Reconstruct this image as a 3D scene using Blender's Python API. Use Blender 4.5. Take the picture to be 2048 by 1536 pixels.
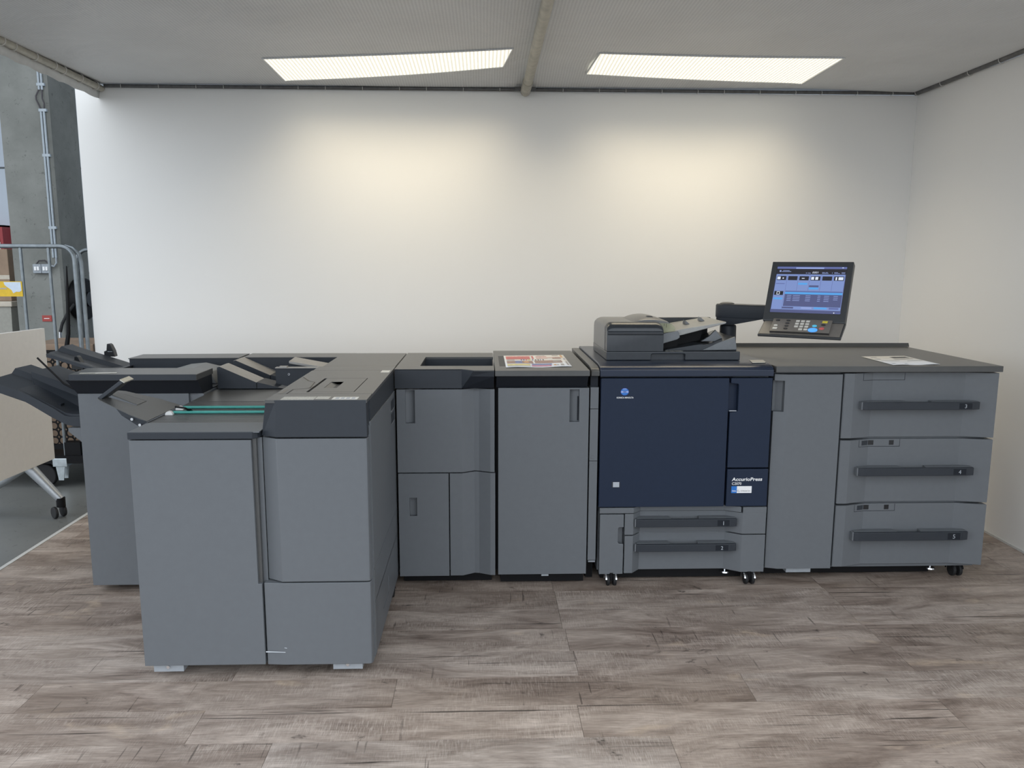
import bpy, math, random
import numpy as np
from mathutils import Vector, Matrix

random.seed(7)
scene = bpy.context.scene
for o in list(bpy.data.objects):
    bpy.data.objects.remove(o, do_unlink=True)
COL = scene.collection
# ---------------------------------------------------------------- camera (metres; X right along the machines, Y away, Z up)
CAM_H, FPX, PITCH, ROLL, YAW = 1.453, 1580.0, math.radians(8.78), math.radians(0.17), math.radians(2.0)
fw = Vector((math.sin(YAW)*math.cos(PITCH), math.cos(YAW)*math.cos(PITCH), -math.sin(PITCH)))
rt = Vector((math.cos(YAW), -math.sin(YAW), 0))
up = rt.cross(fw)
rt, up = rt*math.cos(ROLL)+up*math.sin(ROLL), up*math.cos(ROLL)-rt*math.sin(ROLL)
cam_data = bpy.data.cameras.new('camera'); cam = bpy.data.objects.new('camera', cam_data); COL.objects.link(cam)
cam_data.sensor_fit = 'HORIZONTAL'; cam_data.sensor_width = 36.0; cam_data.lens = FPX/2048*36.0
cam_data.clip_start = 0.05; cam_data.clip_end = 100
R = Matrix((rt, up, -fw)).transposed().to_4x4()
cam.matrix_world = Matrix.Translation((0, 0, CAM_H)) @ R
scene.camera = cam

def ray(px, py): return fw + rt*((px-1024)/FPX) - up*((py-768)/FPX)
def onY(px, py, Y): r = ray(px, py); return Vector((0, 0, CAM_H)) + r*(Y/r.y)
def onZ(px, py, z): r = ray(px, py); return Vector((0, 0, CAM_H)) + r*((z-CAM_H)/r.z)

# ---------------------------------------------------------------- world: cool daylight of the open hall
WORLD_STRENGTH, WORLD_COL = 2.15, (0.86, 0.925, 1.0)
LAMP_W, LAMP_COL = 7.8, (1.0, 0.86, 0.62)
w = bpy.data.worlds.new('world'); scene.world = w; w.use_nodes = True
bg = w.node_tree.nodes['Background']; bg.inputs[0].default_value = (*WORLD_COL, 1); bg.inputs[1].default_value = WORLD_STRENGTH
vs = scene.view_settings
vs.view_transform = 'Standard'; vs.look = 'None'; vs.gamma = 1.0; vs.exposure = 0.0; vs.use_curve_mapping = False

# ---------------------------------------------------------------- materials
MATS = {}
def _mat(name):
    m = bpy.data.materials.new(name); m.use_nodes = True
    MATS[name] = m
    return m, m.node_tree.nodes, m.node_tree.links, m.node_tree.nodes['Principled BSDF']
def mat(name, rgb, rough=0.5, metal=0.0, var=0.06, scale=40, bump=0.0, bscale=900, spec=0.5, alpha=None, trans=0.0, coords='Object'):
    m, N, L, b = _mat(name)
    b.inputs['Roughness'].default_value = rough; b.inputs['Metallic'].default_value = metal
    b.inputs['Specular IOR Level'].default_value = spec
    tc = N.new('ShaderNodeTexCoord')
    nz = N.new('ShaderNodeTexNoise'); nz.inputs['Scale'].default_value = scale; nz.inputs['Detail'].default_value = 4
    L.new(tc.outputs[coords], nz.inputs['Vector'])
    rp = N.new('ShaderNodeValToRGB')
    rp.color_ramp.elements[0].color = (*[max(0, c*(1-var)) for c in rgb], 1); rp.color_ramp.elements[0].position = .3
    rp.color_ramp.elements[1].color = (*[min(1, c*(1+var)) for c in rgb], 1); rp.color_ramp.elements[1].position = .7
    L.new(nz.outputs['Fac'], rp.inputs['Fac']); L.new(rp.outputs['Color'], b.inputs['Base Color'])
    if bump:
        n2 = N.new('ShaderNodeTexNoise'); n2.inputs['Scale'].default_value = bscale; n2.inputs['Detail'].default_value = 2
        L.new(tc.outputs[coords], n2.inputs['Vector'])
        bp = N.new('ShaderNodeBump'); bp.inputs['Strength'].default_value = bump; bp.inputs['Distance'].default_value = 0.002
        L.new(n2.outputs['Fac'], bp.inputs['Height']); L.new(bp.outputs['Normal'], b.inputs['Normal'])
    if alpha is not None: b.inputs['Alpha'].default_value = alpha
    if trans: b.inputs['Transmission Weight'].default_value = trans
    return m
def emat(name, rgb, strength=1.0, base=None):
    m, N, L, b = _mat(name)
    b.inputs['Base Color'].default_value = (*(base or (0.02, 0.02, 0.02)), 1); b.inputs['Roughness'].default_value = .4
    b.inputs['Emission Color'].default_value = (*rgb, 1); b.inputs['Emission Strength'].default_value = strength
    return m

mat('panel', (0.134, 0.144, 0.155), 0.45, bump=.05, var=.02, spec=.32)
mat('panel_light', (0.24, 0.25, 0.26), 0.4, var=.02)
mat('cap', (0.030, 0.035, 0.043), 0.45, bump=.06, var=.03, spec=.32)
mat('cap_top_lit', (0.078, 0.079, 0.078), 0.34, bump=.06, var=.04)  # cap plastic, colour lightened for the reflections on top faces
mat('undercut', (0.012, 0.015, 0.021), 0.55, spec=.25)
mat('navy', (0.0155, 0.025, 0.049), 0.45, bump=.04, var=.03, spec=.22)
mat('navy_top', (0.020, 0.030, 0.055), 0.28, bump=.03, var=.03)
mat('black', (0.005, 0.005, 0.006), 0.55, spec=.2)
mat('black_gloss', (0.010, 0.011, 0.013), 0.25)
mat('rubber', (0.010, 0.010, 0.011), 0.7)
mat('chrome', (0.75, 0.76, 0.78), 0.22, metal=1)
mat('zinc', (0.55, 0.60, 0.62), 0.38, metal=1, var=.12, scale=30)
mat('tube_steel', (0.23, 0.255, 0.27), 0.42, metal=.8, var=.15, scale=25)
mat('foot_metal', (0.36, 0.39, 0.42), 0.5, metal=.3)
mat('white_plastic', (0.75, 0.75, 0.73), 0.4)
mat('print_white', (0.86, 0.86, 0.86), 0.5, var=.01)
mat('print_grey', (0.42, 0.45, 0.49), 0.5, var=.01)
mat('sticker_white', (0.78, 0.77, 0.72), 0.45, var=.05, scale=200)
mat('sticker_cream', (0.52, 0.51, 0.46), 0.45, var=.25, scale=150)
mat('feeder_dark', (0.028, 0.033, 0.040), 0.24, bump=.03)
mat('feeder_side', (0.15, 0.15, 0.148), 0.32, bump=.03)
mat('tray_grey', (0.34, 0.34, 0.325), 0.42, bump=.05)
mat('tray_mid', (0.17, 0.18, 0.19), 0.42)
mat('bar_light', (0.30, 0.29, 0.275), 0.42, bump=.05)
mat('belt', (0.05, 0.30, 0.26), 0.45)
mat('screen_frame', (0.036, 0.039, 0.042), 0.42, bump=.05)
mat('keyboard', (0.17, 0.155, 0.135), 0.45, bump=.05)
mat('badge', (0.55, 0.53, 0.46), 0.3, metal=.4)
mat('logo_blue', (0.01, 0.05, 0.30), 0.4)
mat('logo_light', (0.35, 0.45, 0.75), 0.4)
mat('sticker_blue', (0.02, 0.17, 0.55), 0.4)
mat('beige_board', (0.74, 0.71, 0.66), 0.5, bump=.05, var=.02)
mat('alu', (0.42, 0.44, 0.46), 0.42, metal=.6)
mat('carton', (0.30, 0.21, 0.145), 0.75, var=.12, scale=12)
mat('tape', (0.55, 0.49, 0.40), 0.4)
mat('red', (0.33, 0.02, 0.025), 0.4)
mat('red_sign', (0.36, 0.05, 0.04), 0.5)
mat('yellow', (0.68, 0.44, 0.02), 0.5)
mat('blue_white', (0.56, 0.64, 0.74), 0.5)
mat('bin', (0.33, 0.32, 0.28), 0.6)
mat('switch_grey', (0.30, 0.33, 0.36), 0.5)
mat('conduit', (0.38, 0.43, 0.47), 0.45)
mat('cable', (0.06, 0.055, 0.06), 0.6)
mat('hall_wall', (0.50, 0.56, 0.63), 0.6, var=.03, scale=3)
mat('hall_dark', (0.10, 0.11, 0.12), 0.8)
mat('pole', (0.40, 0.38, 0.32), 0.42, metal=.25, var=.16, scale=25)
mat('pole_dark', (0.11, 0.11, 0.11), 0.45, metal=.3, var=.2)
mat('rope', (0.62, 0.61, 0.58), 0.7)
mat('hem', (0.62, 0.63, 0.62), 0.7, var=.08, scale=14)
mat('strip_white', (0.62, 0.62, 0.60), 0.5)
mat('scratch', (0.62, 0.66, 0.70), 0.6)
mat('smoke', (0.42, 0.43, 0.28), 0.12, alpha=.55, var=.02)
mat('btn_white', (0.72, 0.70, 0.64), 0.4)
mat('btn_dark', (0.03, 0.028, 0.026), 0.35)
emat('btn_blue', (0.10, 0.42, 1.0), 0.75, (0.05, 0.2, 0.6))
emat('btn_cyan', (0.10, 0.55, 0.75), 0.5, (0.05, 0.3, 0.5))
mat('btn_red', (0.62, 0.13, 0.13), 0.35)
mat('btn_yellow', (0.80, 0.66, 0.06), 0.35)
mat('underlay', (0.02, 0.018, 0.016), 0.9)

def wall_mat():
    m, N, L, b = _mat('wall_paint')
    b.inputs['Roughness'].default_value = .62
    b.inputs['Specular IOR Level'].default_value = .25
    tc = N.new('ShaderNodeTexCoord'); nz = N.new('ShaderNodeTexNoise'); nz.inputs['Scale'].default_value = 1.3; nz.inputs['Detail'].default_value = 3
    L.new(tc.outputs['Object'], nz.inputs['Vector'])
    rp = N.new('ShaderNodeValToRGB'); rp.color_ramp.elements[0].color = (.82, .81, .785, 1); rp.color_ramp.elements[1].color = (.85, .84, .815, 1)
    L.new(nz.outputs['Fac'], rp.inputs['Fac']); L.new(rp.outputs['Color'], b.inputs['Base Color'])
    n2 = N.new('ShaderNodeTexNoise'); n2.inputs['Scale'].default_value = 350
    L.new(tc.outputs['Object'], n2.inputs['Vector'])
    bp = N.new('ShaderNodeBump'); bp.inputs['Strength'].default_value = .04; bp.inputs['Distance'].default_value = .002
    L.new(n2.outputs['Fac'], bp.inputs['Height']); L.new(bp.outputs['Normal'], b.inputs['Normal'])
wall_mat()

def fabric_mat():
    m, N, L, b = _mat('fabric')
    b.inputs['Roughness'].default_value = .5
    tc = N.new('ShaderNodeTexCoord')
    wv = N.new('ShaderNodeTexWave'); wv.wave_type = 'BANDS'; wv.bands_direction = 'X'; wv.inputs['Scale'].default_value = 20; wv.inputs['Distortion'].default_value = .6
    wv.inputs['Detail'].default_value = 1
    L.new(tc.outputs['Object'], wv.inputs['Vector'])
    wy = N.new('ShaderNodeTexWave'); wy.wave_type = 'BANDS'; wy.bands_direction = 'Y'; wy.inputs['Scale'].default_value = 20
    L.new(tc.outputs['Object'], wy.inputs['Vector'])
    nz = N.new('ShaderNodeTexNoise'); nz.inputs['Scale'].default_value = 2.2; nz.inputs['Detail'].default_value = 5
    L.new(tc.outputs['Object'], nz.inputs['Vector'])
    mx = N.new('ShaderNodeMix'); mx.data_type = 'RGBA'
    mx.inputs['A'].default_value = (.72, .735, .745, 1); mx.inputs['B'].default_value = (.82, .835, .84, 1)
    L.new(wv.outputs['Fac'], mx.inputs['Factor'])
    m2 = N.new('ShaderNodeMix'); m2.data_type = 'RGBA'; m2.blend_type = 'MULTIPLY'; m2.inputs['Factor'].default_value = .22
    L.new(mx.outputs['Result'], m2.inputs['A']); L.new(nz.outputs['Fac'], m2.inputs['B'])
    L.new(m2.outputs['Result'], b.inputs['Base Color'])
    ad = N.new('ShaderNodeMath'); ad.operation = 'ADD'
    L.new(wv.outputs['Fac'], ad.inputs[0]); L.new(wy.outputs['Fac'], ad.inputs[1])
    bp = N.new('ShaderNodeBump'); bp.inputs['Strength'].default_value = .25; bp.inputs['Distance'].default_value = .003
    L.new(ad.outputs[0], bp.inputs['Height'])
    n3 = N.new('ShaderNodeTexNoise'); n3.inputs['Scale'].default_value = 3; n3.inputs['Detail'].default_value = 3; n3.inputs['Distortion'].default_value = 1.5
    L.new(tc.outputs['Object'], n3.inputs['Vector'])
    b2 = N.new('ShaderNodeBump'); b2.inputs['Strength'].default_value = .5; b2.inputs['Distance'].default_value = .03
    L.new(n3.outputs['Fac'], b2.inputs['Height']); L.new(bp.outputs['Normal'], b2.inputs['Normal'])
    L.new(b2.outputs['Normal'], b.inputs['Normal'])
fabric_mat()

def lamp_mat():
    m, N, L, b = _mat('lamp_glow')
    b.inputs['Base Color'].default_value = (.8, .78, .7, 1)
    tc = N.new('ShaderNodeTexCoord')
    wv = N.new('ShaderNodeTexWave'); wv.wave_type = 'BANDS'; wv.bands_direction = 'X'; wv.inputs['Scale'].default_value = 15; wv.inputs['Distortion'].default_value = .3
    L.new(tc.outputs['Object'], wv.inputs['Vector'])
    mr = N.new('ShaderNodeMapRange'); mr.inputs['To Min'].default_value = .55; mr.inputs['To Max'].default_value = 1.15
    L.new(wv.outputs['Fac'], mr.inputs['Value'])
    b.inputs['Emission Color'].default_value = (1.0, .95, .80, 1)
    L.new(mr.outputs['Result'], b.inputs['Emission Strength'])
lamp_mat()

def concrete_mat(name, c0, c1, rough, sc=2.5):
    m, N, L, b = _mat(name)
    b.inputs['Roughness'].default_value = rough
    tc = N.new('ShaderNodeTexCoord')
    n1 = N.new('ShaderNodeTexNoise'); n1.inputs['Scale'].default_value = sc; n1.inputs['Detail'].default_value = 8; n1.inputs['Roughness'].default_value = .62
    L.new(tc.outputs['Object'], n1.inputs['Vector'])
    rp = N.new('ShaderNodeValToRGB'); e = rp.color_ramp.elements
    e[0].position = .3; e[0].color = (*c0, 1); e[1].position = .7; e[1].color = (*c1, 1)
    L.new(n1.outputs['Fac'], rp.inputs['Fac'])
    n2 = N.new('ShaderNodeTexNoise'); n2.inputs['Scale'].default_value = 26; n2.inputs['Detail'].default_value = 3; n2.inputs['Distortion'].default_value = 1.2
    L.new(tc.outputs['Object'], n2.inputs['Vector'])
    r2 = N.new('ShaderNodeValToRGB'); e = r2.color_ramp.elements
    e[0].position = .28; e[0].color = (.45, .45, .45, 1); e[1].position = .36; e[1].color = (1, 1, 1, 1)
    L.new(n2.outputs['Fac'], r2.inputs['Fac'])
    mx = N.new('ShaderNodeMix'); mx.data_type = 'RGBA'; mx.blend_type = 'MULTIPLY'; mx.inputs['Factor'].default_value = .7
    L.new(rp.outputs['Color'], mx.inputs['A']); L.new(r2.outputs['Color'], mx.inputs['B']); L.new(mx.outputs['Result'], b.inputs['Base Color'])
concrete_mat('concrete', (.16, .165, .15), (.25, .255, .235), .7)
concrete_mat('concrete_floor', (.13, .135, .13), (.20, .205, .20), .38, 1.2)

def plank_mat():
    m, N, L, b = _mat('plank_wood')
    g = N.new('ShaderNodeNewGeometry'); oi = N.new('ShaderNodeObjectInfo')
    sc = N.new('ShaderNodeVectorMath'); sc.operation = 'SCALE'; sc.inputs[0].default_value = (31.0, 47.0, 13.0)
    L.new(oi.outputs['Random'], sc.inputs['Scale'])
    ad = N.new('ShaderNodeVectorMath'); ad.operation = 'ADD'
    L.new(g.outputs['Position'], ad.inputs[0]); L.new(sc.outputs['Vector'], ad.inputs[1])
    def noise(sx, sy, detail=4, rough=.55, dist=0.0):
        mp = N.new('ShaderNodeVectorMath'); mp.operation = 'MULTIPLY'; mp.inputs[1].default_value = (sx, sy, 1)
        L.new(ad.outputs['Vector'], mp.inputs[0])
        n = N.new('ShaderNodeTexNoise'); n.inputs['Scale'].default_value = 1; n.inputs['Detail'].default_value = detail
        n.inputs['Roughness'].default_value = rough; n.inputs['Distortion'].default_value = dist
        L.new(mp.outputs['Vector'], n.inputs['Vector']); return n.outputs['Fac']
    def ramp(fac, stops):
        r = N.new('ShaderNodeValToRGB'); e = r.color_ramp.elements
        while len(e) < len(stops): e.new(.5)
        for el, (p, c) in zip(e, stops): el.position = p; el.color = (*c, 1) if len(c) == 3 else c
        L.new(fac, r.inputs['Fac']); return r.outputs['Color']
    def mul(a, b_, f=1.0, mode='MULTIPLY'):
        x = N.new('ShaderNodeMix'); x.data_type = 'RGBA'; x.blend_type = mode
        if isinstance(f, float): x.inputs['Factor'].default_value = f
        else: L.new(f, x.inputs['Factor'])
        L.new(a, x.inputs['A']); L.new(b_, x.inputs['B']); return x.outputs['Result']
    base = ramp(noise(2.4, 9, 7, .66, .8), [(.27, (.120, .092, .076)), (.43, (.255, .212, .184)), (.57, (.385, .335, .298)), (.74, (.56, .50, .455))])
    grain = ramp(noise(14, 170, 4, .65), [(.28, (.70, .70, .70)), (.68, (1.16, 1.16, 1.16))])
    c = mul(base, grain)
    # fine weathered saw marks across the boards, patchy
    saw = ramp(noise(420, 26, 3, .6), [(.47, (0, 0, 0)), (.66, (1, 1, 1))])
    patch = ramp(noise(3.0, 7, 4, .6), [(.40, (0, 0, 0)), (.64, (.50, .50, .50))])
    sawm = mul(saw, patch)
    light = N.new('ShaderNodeRGB'); light.outputs[0].default_value = (.64, .59, .545, 1)
    c = mul(c, light.outputs[0], sawm, 'MIX')
    # pale tan patches round the knots
    tan = N.new('ShaderNodeRGB'); tan.outputs[0].default_value = (.60, .50, .39, 1)
    c = mul(c, tan.outputs[0], mul(ramp(noise(2.6, 6.5, 3, .5, 1.0), [(.64, (0, 0, 0)), (.72, (.55, .55, .55))]), ramp(noise(30, 90, 3), [(.35, (.3, .3, .3)), (.65, (1, 1, 1))])), 'MIX')
    # dark splits along the grain
    crack = ramp(noise(1.2, 75, 3, .5, .4), [(.325, (1, 1, 1)), (.345, (0, 0, 0))])
    dark = N.new('ShaderNodeRGB'); dark.outputs[0].default_value = (.030, .024, .022, 1)
    c = mul(c, dark.outputs[0], mul(crack, ramp(noise(1.1, 3, 2), [(.42, (0, 0, 0)), (.55, (.85, .85, .85))])), 'MIX')
    # short cross checks
    chk = ramp(noise(75, 4, 2, .5, .2), [(.30, (1, 1, 1)), (.325, (0, 0, 0))])
    c = mul(c, dark.outputs[0], mul(chk, ramp(noise(3, 6, 2), [(.50, (0, 0, 0)), (.60, (.6, .6, .6))])), 'MIX')
    # knots
    kn = ramp(noise(5.5, 8, 5, .6, 1.4), [(.28, (.9, .9, .9)), (.36, (0, 0, 0))])
    c = mul(c, dark.outputs[0], mul(kn, ramp(noise(60, 120, 2), [(.35, (.2, .2, .2)), (.6, (1, 1, 1))])), 'MIX')
    tint = ramp(oi.outputs['Random'], [(0.0, (.88, .81, .755)), (.35, (1.02, .95, .895)), (.7, (1.12, 1.06, 1.01)), (1.0, (.95, .915, .89))])
    c = mul(c, tint)
    L.new(c, b.inputs['Base Color'])
    mr = N.new('ShaderNodeMapRange'); mr.inputs['To Min'].default_value = .30; mr.inputs['To Max'].default_value = .50
    L.new(noise(5, 60, 3), mr.inputs['Value']); L.new(mr.outputs['Result'], b.inputs['Roughness'])
    b.inputs['Specular IOR Level'].default_value = .45
    bp = N.new('ShaderNodeBump'); bp.inputs['Strength'].default_value = .25; bp.inputs['Distance'].default_value = .0015
    L.new(noise(12, 230, 3), bp.inputs['Height']); L.new(bp.outputs['Normal'], b.inputs['Normal'])
plank_mat()

# ---------------------------------------------------------------- mesh builder
class MB:
    def __init__(s): s.v = []; s.f = []; s.mi = []; s.cur = 0
    def add(s, vs, fs):
        n = len(s.v); s.v += [Vector(p) for p in vs]
        for f in fs: s.f.append([i+n for i in f]); s.mi.append(s.cur)
        return s
    def box(s, x0, x1, y0, y1, z0, z1):
        return s.add([(x, y, z) for z in (z0, z1) for y in (y0, y1) for x in (x0, x1)],
                     [(0, 2, 3, 1), (4, 5, 7, 6), (0, 1, 5, 4), (2, 6, 7, 3), (0, 4, 6, 2), (1, 3, 7, 5)])
    def loft(s, A, B, caps=True):
        n = len(A)
        fs = [(i, (i+1) % n, n+(i+1) % n, n+i) for i in range(n)]
        if caps: fs += [tuple(range(n-1, -1, -1)), tuple(range(n, 2*n))]
        return s.add(list(A)+list(B), fs)
    def prism(s, pts, axis, a, b):
        f = {'x': lambda p, t: (t, p[0], p[1]), 'y': lambda p, t: (p[0], t, p[1]), 'z': lambda p, t: (p[0], p[1], t)}[axis]
        return s.loft([f(p, a) for p in pts], [f(p, b) for p in pts])
    def rings(s, R_, close=True):            # list of rings of equal length
        n = len(R_[0]); vs = [p for r in R_ for p in r]; fs = []
        for k in range(len(R_)-1):
            for i in range(n): fs.append((k*n+i, k*n+(i+1) % n, (k+1)*n+(i+1) % n, (k+1)*n+i))
        if close: fs += [tuple(range(n-1, -1, -1)), tuple((len(R_)-1)*n+i for i in range(n))]
        return s.add(vs, fs)
    def tube(s, path, r, seg=10, radii=None):
        path = [Vector(p) for p in path]; R_ = []
        prev = None
        for i, p in enumerate(path):
            d = (path[min(i+1, len(path)-1)]-path[max(i-1, 0)]).normalized()
            a = Vector((0, 0, 1)) if abs(d.z) < .9 else Vector((0, 1, 0))
            if prev is not None: a = prev
            u_ = d.cross(a).normalized(); w_ = u_.cross(d).normalized(); prev = w_
            rr = radii[i] if radii else r
            R_.append([p+(u_*math.cos(t)+w_*math.sin(t))*rr for t in [2*math.pi*k/seg for k in range(seg)]])
        return s.rings(R_)
    def cyl(s, p0, p1, r, r1=None, seg=20): return s.tube([p0, p1], r, seg, [r, r if r1 is None else r1])
    def ring(s, c, n, R_, r, seg=24, rs=8):
        c = Vector(c); n = Vector(n).normalized(); a = Vector((0, 0, 1)) if abs(n.z) < .9 else Vector((1, 0, 0))
        u_ = n.cross(a).normalized(); w_ = n.cross(u_)
        vs = []; fs = []
        for i in range(seg):
            t = 2*math.pi*i/seg; d = u_*math.cos(t)+w_*math.sin(t)
            for j in range(rs):
                q = 2*math.pi*j/rs; vs.append(c+d*(R_+r*math.cos(q))+n*(r*math.sin(q)))
        for i in range(seg):
            for j in range(rs):
                fs.append((i*rs+j, ((i+1) % seg)*rs+j, ((i+1) % seg)*rs+(j+1) % rs, i*rs+(j+1) % rs))
        return s.add(vs, fs)
    def slab(s, q, n, t):                     # polygon q thickened along n by t
        n = Vector(n).normalized()*t
        return s.loft([Vector(p) for p in q], [Vector(p)+n for p in q])
    def quad(s, *q): return s.add(q, [tuple(range(len(q)))])
    def pocket_panel(s, x0, x1, z0, z1, y0, y1, hole, depth, depth2=None):   # panel facing -Y with a recessed pocket; depth at the hole's left / right edge
        hx0, hx1, hz0, hz1 = hole; d2 = depth if depth2 is None else depth2
        vs = [(x0, y0, z0), (x1, y0, z0), (x1, y0, z1), (x0, y0, z1), (hx0, y0, hz0), (hx1, y0, hz0), (hx1, y0, hz1), (hx0, y0, hz1),
              (hx0, y0+depth, hz0), (hx1, y0+d2, hz0), (hx1, y0+d2, hz1), (hx0, y0+depth, hz1),
              (x0, y1, z0), (x1, y1, z0), (x1, y1, z1), (x0, y1, z1)]
        fs = [(0, 1, 5, 4), (1, 2, 6, 5), (2, 3, 7, 6), (3, 0, 4, 7), (4, 5, 9, 8), (5, 6, 10, 9), (6, 7, 11, 10), (7, 4, 8, 11), (8, 9, 10, 11),
              (0, 12, 13, 1), (1, 13, 14, 2), (2, 14, 15, 3), (3, 15, 12, 0), (12, 15, 14, 13)]
        return s.add(vs, fs)
    def disc(s, c, r, n=(0, -1, 0), seg=32, sy=1.0):
        c = Vector(c); n = Vector(n).normalized(); a = Vector((0, 0, 1)) if abs(n.z) < .9 else Vector((0, 1, 0))
        u_ = n.cross(a).normalized(); w_ = u_.cross(n)
        return s.add([c+u_*r*math.cos(2*math.pi*k/seg)+w_*r*sy*math.sin(2*math.pi*k/seg) for k in range(seg)], [tuple(range(seg))])

import bmesh
def link(o, parent=None, root_loc=None):
    COL.objects.link(o)
    if parent is not None: o.parent = parent
def world_loc(o):
    p = Vector(o.location)
    while o.parent: o = o.parent; p += Vector(o.location)
    return p
def build(mb, name, m, parent=None, bevel=0.0, smooth=False, seg=2, recalc=True, ang=35):
    me = bpy.data.meshes.new(name)
    lo = Vector([min(p[i] for p in mb.v) for i in range(3)]); hi = Vector([max(p[i] for p in mb.v) for i in range(3)])
    c = (lo+hi)/2
    me.from_pydata([tuple(p-c) for p in mb.v], [], mb.f)
    for k in (m if isinstance(m, (list, tuple)) else [m]): me.materials.append(MATS[k])
    if any(mb.mi): me.polygons.foreach_set('material_index', mb.mi)
    if recalc:
        bm = bmesh.new(); bm.from_mesh(me); bmesh.ops.recalc_face_normals(bm, faces=bm.faces); bm.to_mesh(me); bm.free()
    if smooth:
        me.polygons.foreach_set('use_smooth', [True]*len(me.polygons)); me.set_sharp_from_angle(angle=math.radians(ang))
    o = bpy.data.objects.new(name, me); link(o, parent)
    o.location = c-(world_loc(parent) if parent else Vector((0, 0, 0)))
    if bevel:
        b = o.modifiers.new('bevel', 'BEVEL'); b.width = bevel; b.segments = seg; b.limit_method = 'ANGLE'; b.angle_limit = math.radians(30)
    return o
def tag(o, label, cat, group=None):
    o['label'] = label; o['category'] = cat
    if group: o['group'] = group
    return o
def struct(o): o['kind'] = 'structure'; return o
def thing(name, loc, label, cat, group=None):
    o = bpy.data.objects.new(name, None); COL.objects.link(o); o.location = loc; o.empty_display_size = .05
    return tag(o, label, cat, group)
def box(name, m, parent, x0, x1, y0, y1, z0, z1, bevel=0.0): return build(MB().box(x0, x1, y0, y1, z0, z1), name, m, parent, bevel)
def text(body, name, m, parent, origin, xdir, zdir, size, depth=.0004, bold=0.0, shear=0.0, width=None, align='LEFT'):
    cu = bpy.data.curves.new('t', 'FONT'); cu.body = body; cu.size = 1.0; cu.offset = bold; cu.shear = shear; cu.align_x = align; cu.resolution_u = 3
    o = bpy.data.objects.new('t', cu); COL.objects.link(o)
    dg = bpy.context.evaluated_depsgraph_get(); me = bpy.data.meshes.new_from_object(o.evaluated_get(dg))
    bpy.data.objects.remove(o); bpy.data.curves.remove(cu)
    vs = [v.co.copy() for v in me.vertices]; fs = [list(p.vertices) for p in me.polygons]; bpy.data.meshes.remove(me)
    x = Vector(xdir).normalized(); z = Vector(zdir).normalized(); org = Vector(origin)
    wx = max(v.x for v in vs)-min(v.x for v in vs); kx = size if width is None else width/wx
    mb = MB(); mb.add([org+x*(v.x*kx)+z*(v.y*size) for v in vs], fs)
    return build(mb, name, m, parent, recalc=False)
def arc(cx, cy, rx, ry, a0, a1, n): return [(cx+rx*math.cos(math.radians(a0+(a1-a0)*i/n)), cy+ry*math.sin(math.radians(a0+(a1-a0)*i/n))) for i in range(n+1)]
def at(Y, X, z, Y0=3.394): k = Y/Y0; return X*k, CAM_H+(z-CAM_H)*k     # move a point of the front plane along its sight line onto plane Y

# ================================================================ SETTING
XL, XR, YB = -2.32, 2.73, 5.107
floor = build(MB().box(-30, XL, -30, 10, -.1, 0).box(XL, 30, -30, 10, -.1, -.004), 'floor', 'concrete_floor'); struct(floor)
box('underlay', 'underlay', floor, XL+.022, XR, .3, YB, -.004, -.0035)
PITCHY, LEN = .1830, 1.22
row0 = 2.241-10*PITCHY
offs = {12: .352-.02, 10: .305, 15: .31, 16: .305}
for r in range(26):
    y0 = row0+r*PITCHY; y1 = y0+PITCHY-.0011
    y0 = max(y0, .3); y1 = min(y1, YB)
    if y1-y0 < .02: continue
    ph = offs.get(r, (r*.47+.31*((r*7) % 3)) % LEN)
    if r == 14: ph = 1.53
    x = ph-LEN*8
    while x < XR:
        a, b = max(x, XL+.022), min(x+LEN-.0011, XR)
        if b-a > .01: box('plank', 'plank_wood', floor, a, b, y0, y1, -.0035, 0.0)
        x += LEN
struct(box('trim_1', 'strip_white', None, XL, XL+.021, .3, YB-.05, -.004, .002))

wall_back = build(MB().box(-2.485, XR+.04, YB, YB+.04, 0, 2.497), 'wall_back', 'wall_paint'); struct(wall_back)
wall_right = build(MB().box(XR, XR+.04, 1.6, YB-.0005, 0, 2.50), 'wall_right', 'wall_paint'); struct(wall_right)
struct(build(MB().box(XR-.004, XR-.0005, 1.6, YB-.02, 0.0005, .012), 'baseboard_right', 'strip_white'))

CY0 = 1.6                                     # front rim of the canopy, out of view, set by the light it lets in
def zf(x, y):
    ridge = .085*max(0, 1-abs(x-.26)/1.9)**1.3*min(1, max(.0, (5.11-y)/.35))
    return 2.512+ridge+.006*math.sin(x*2.1+y)*math.sin(y*1.7)+.02*max(0, (4.2-y)/4)+.012*math.exp(-((x-2.0)/.5)**2)
mb = MB(); nx, ny = 90, 60; x0c, x1c, y0c, y1c = -2.34, XR+.02, CY0, YB+.02
vs_ = [(x0c+(x1c-x0c)*i/nx, y0c+(y1c-y0c)*j/ny) for j in range(ny+1) for i in range(nx+1)]
mb.add([(x, y, zf(x, y)) for x, y in vs_], [(j*(nx+1)+i, j*(nx+1)+i+1, (j+1)*(nx+1)+i+1, (j+1)*(nx+1)+i) for j in range(ny) for i in range(nx)])
ceiling = build(mb, 'ceiling', 'fabric', smooth=True, recalc=False); struct(ceiling)
sol = ceiling.modifiers.new('thick', 'SOLIDIFY'); sol.thickness = .002; sol.offset = 1
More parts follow.
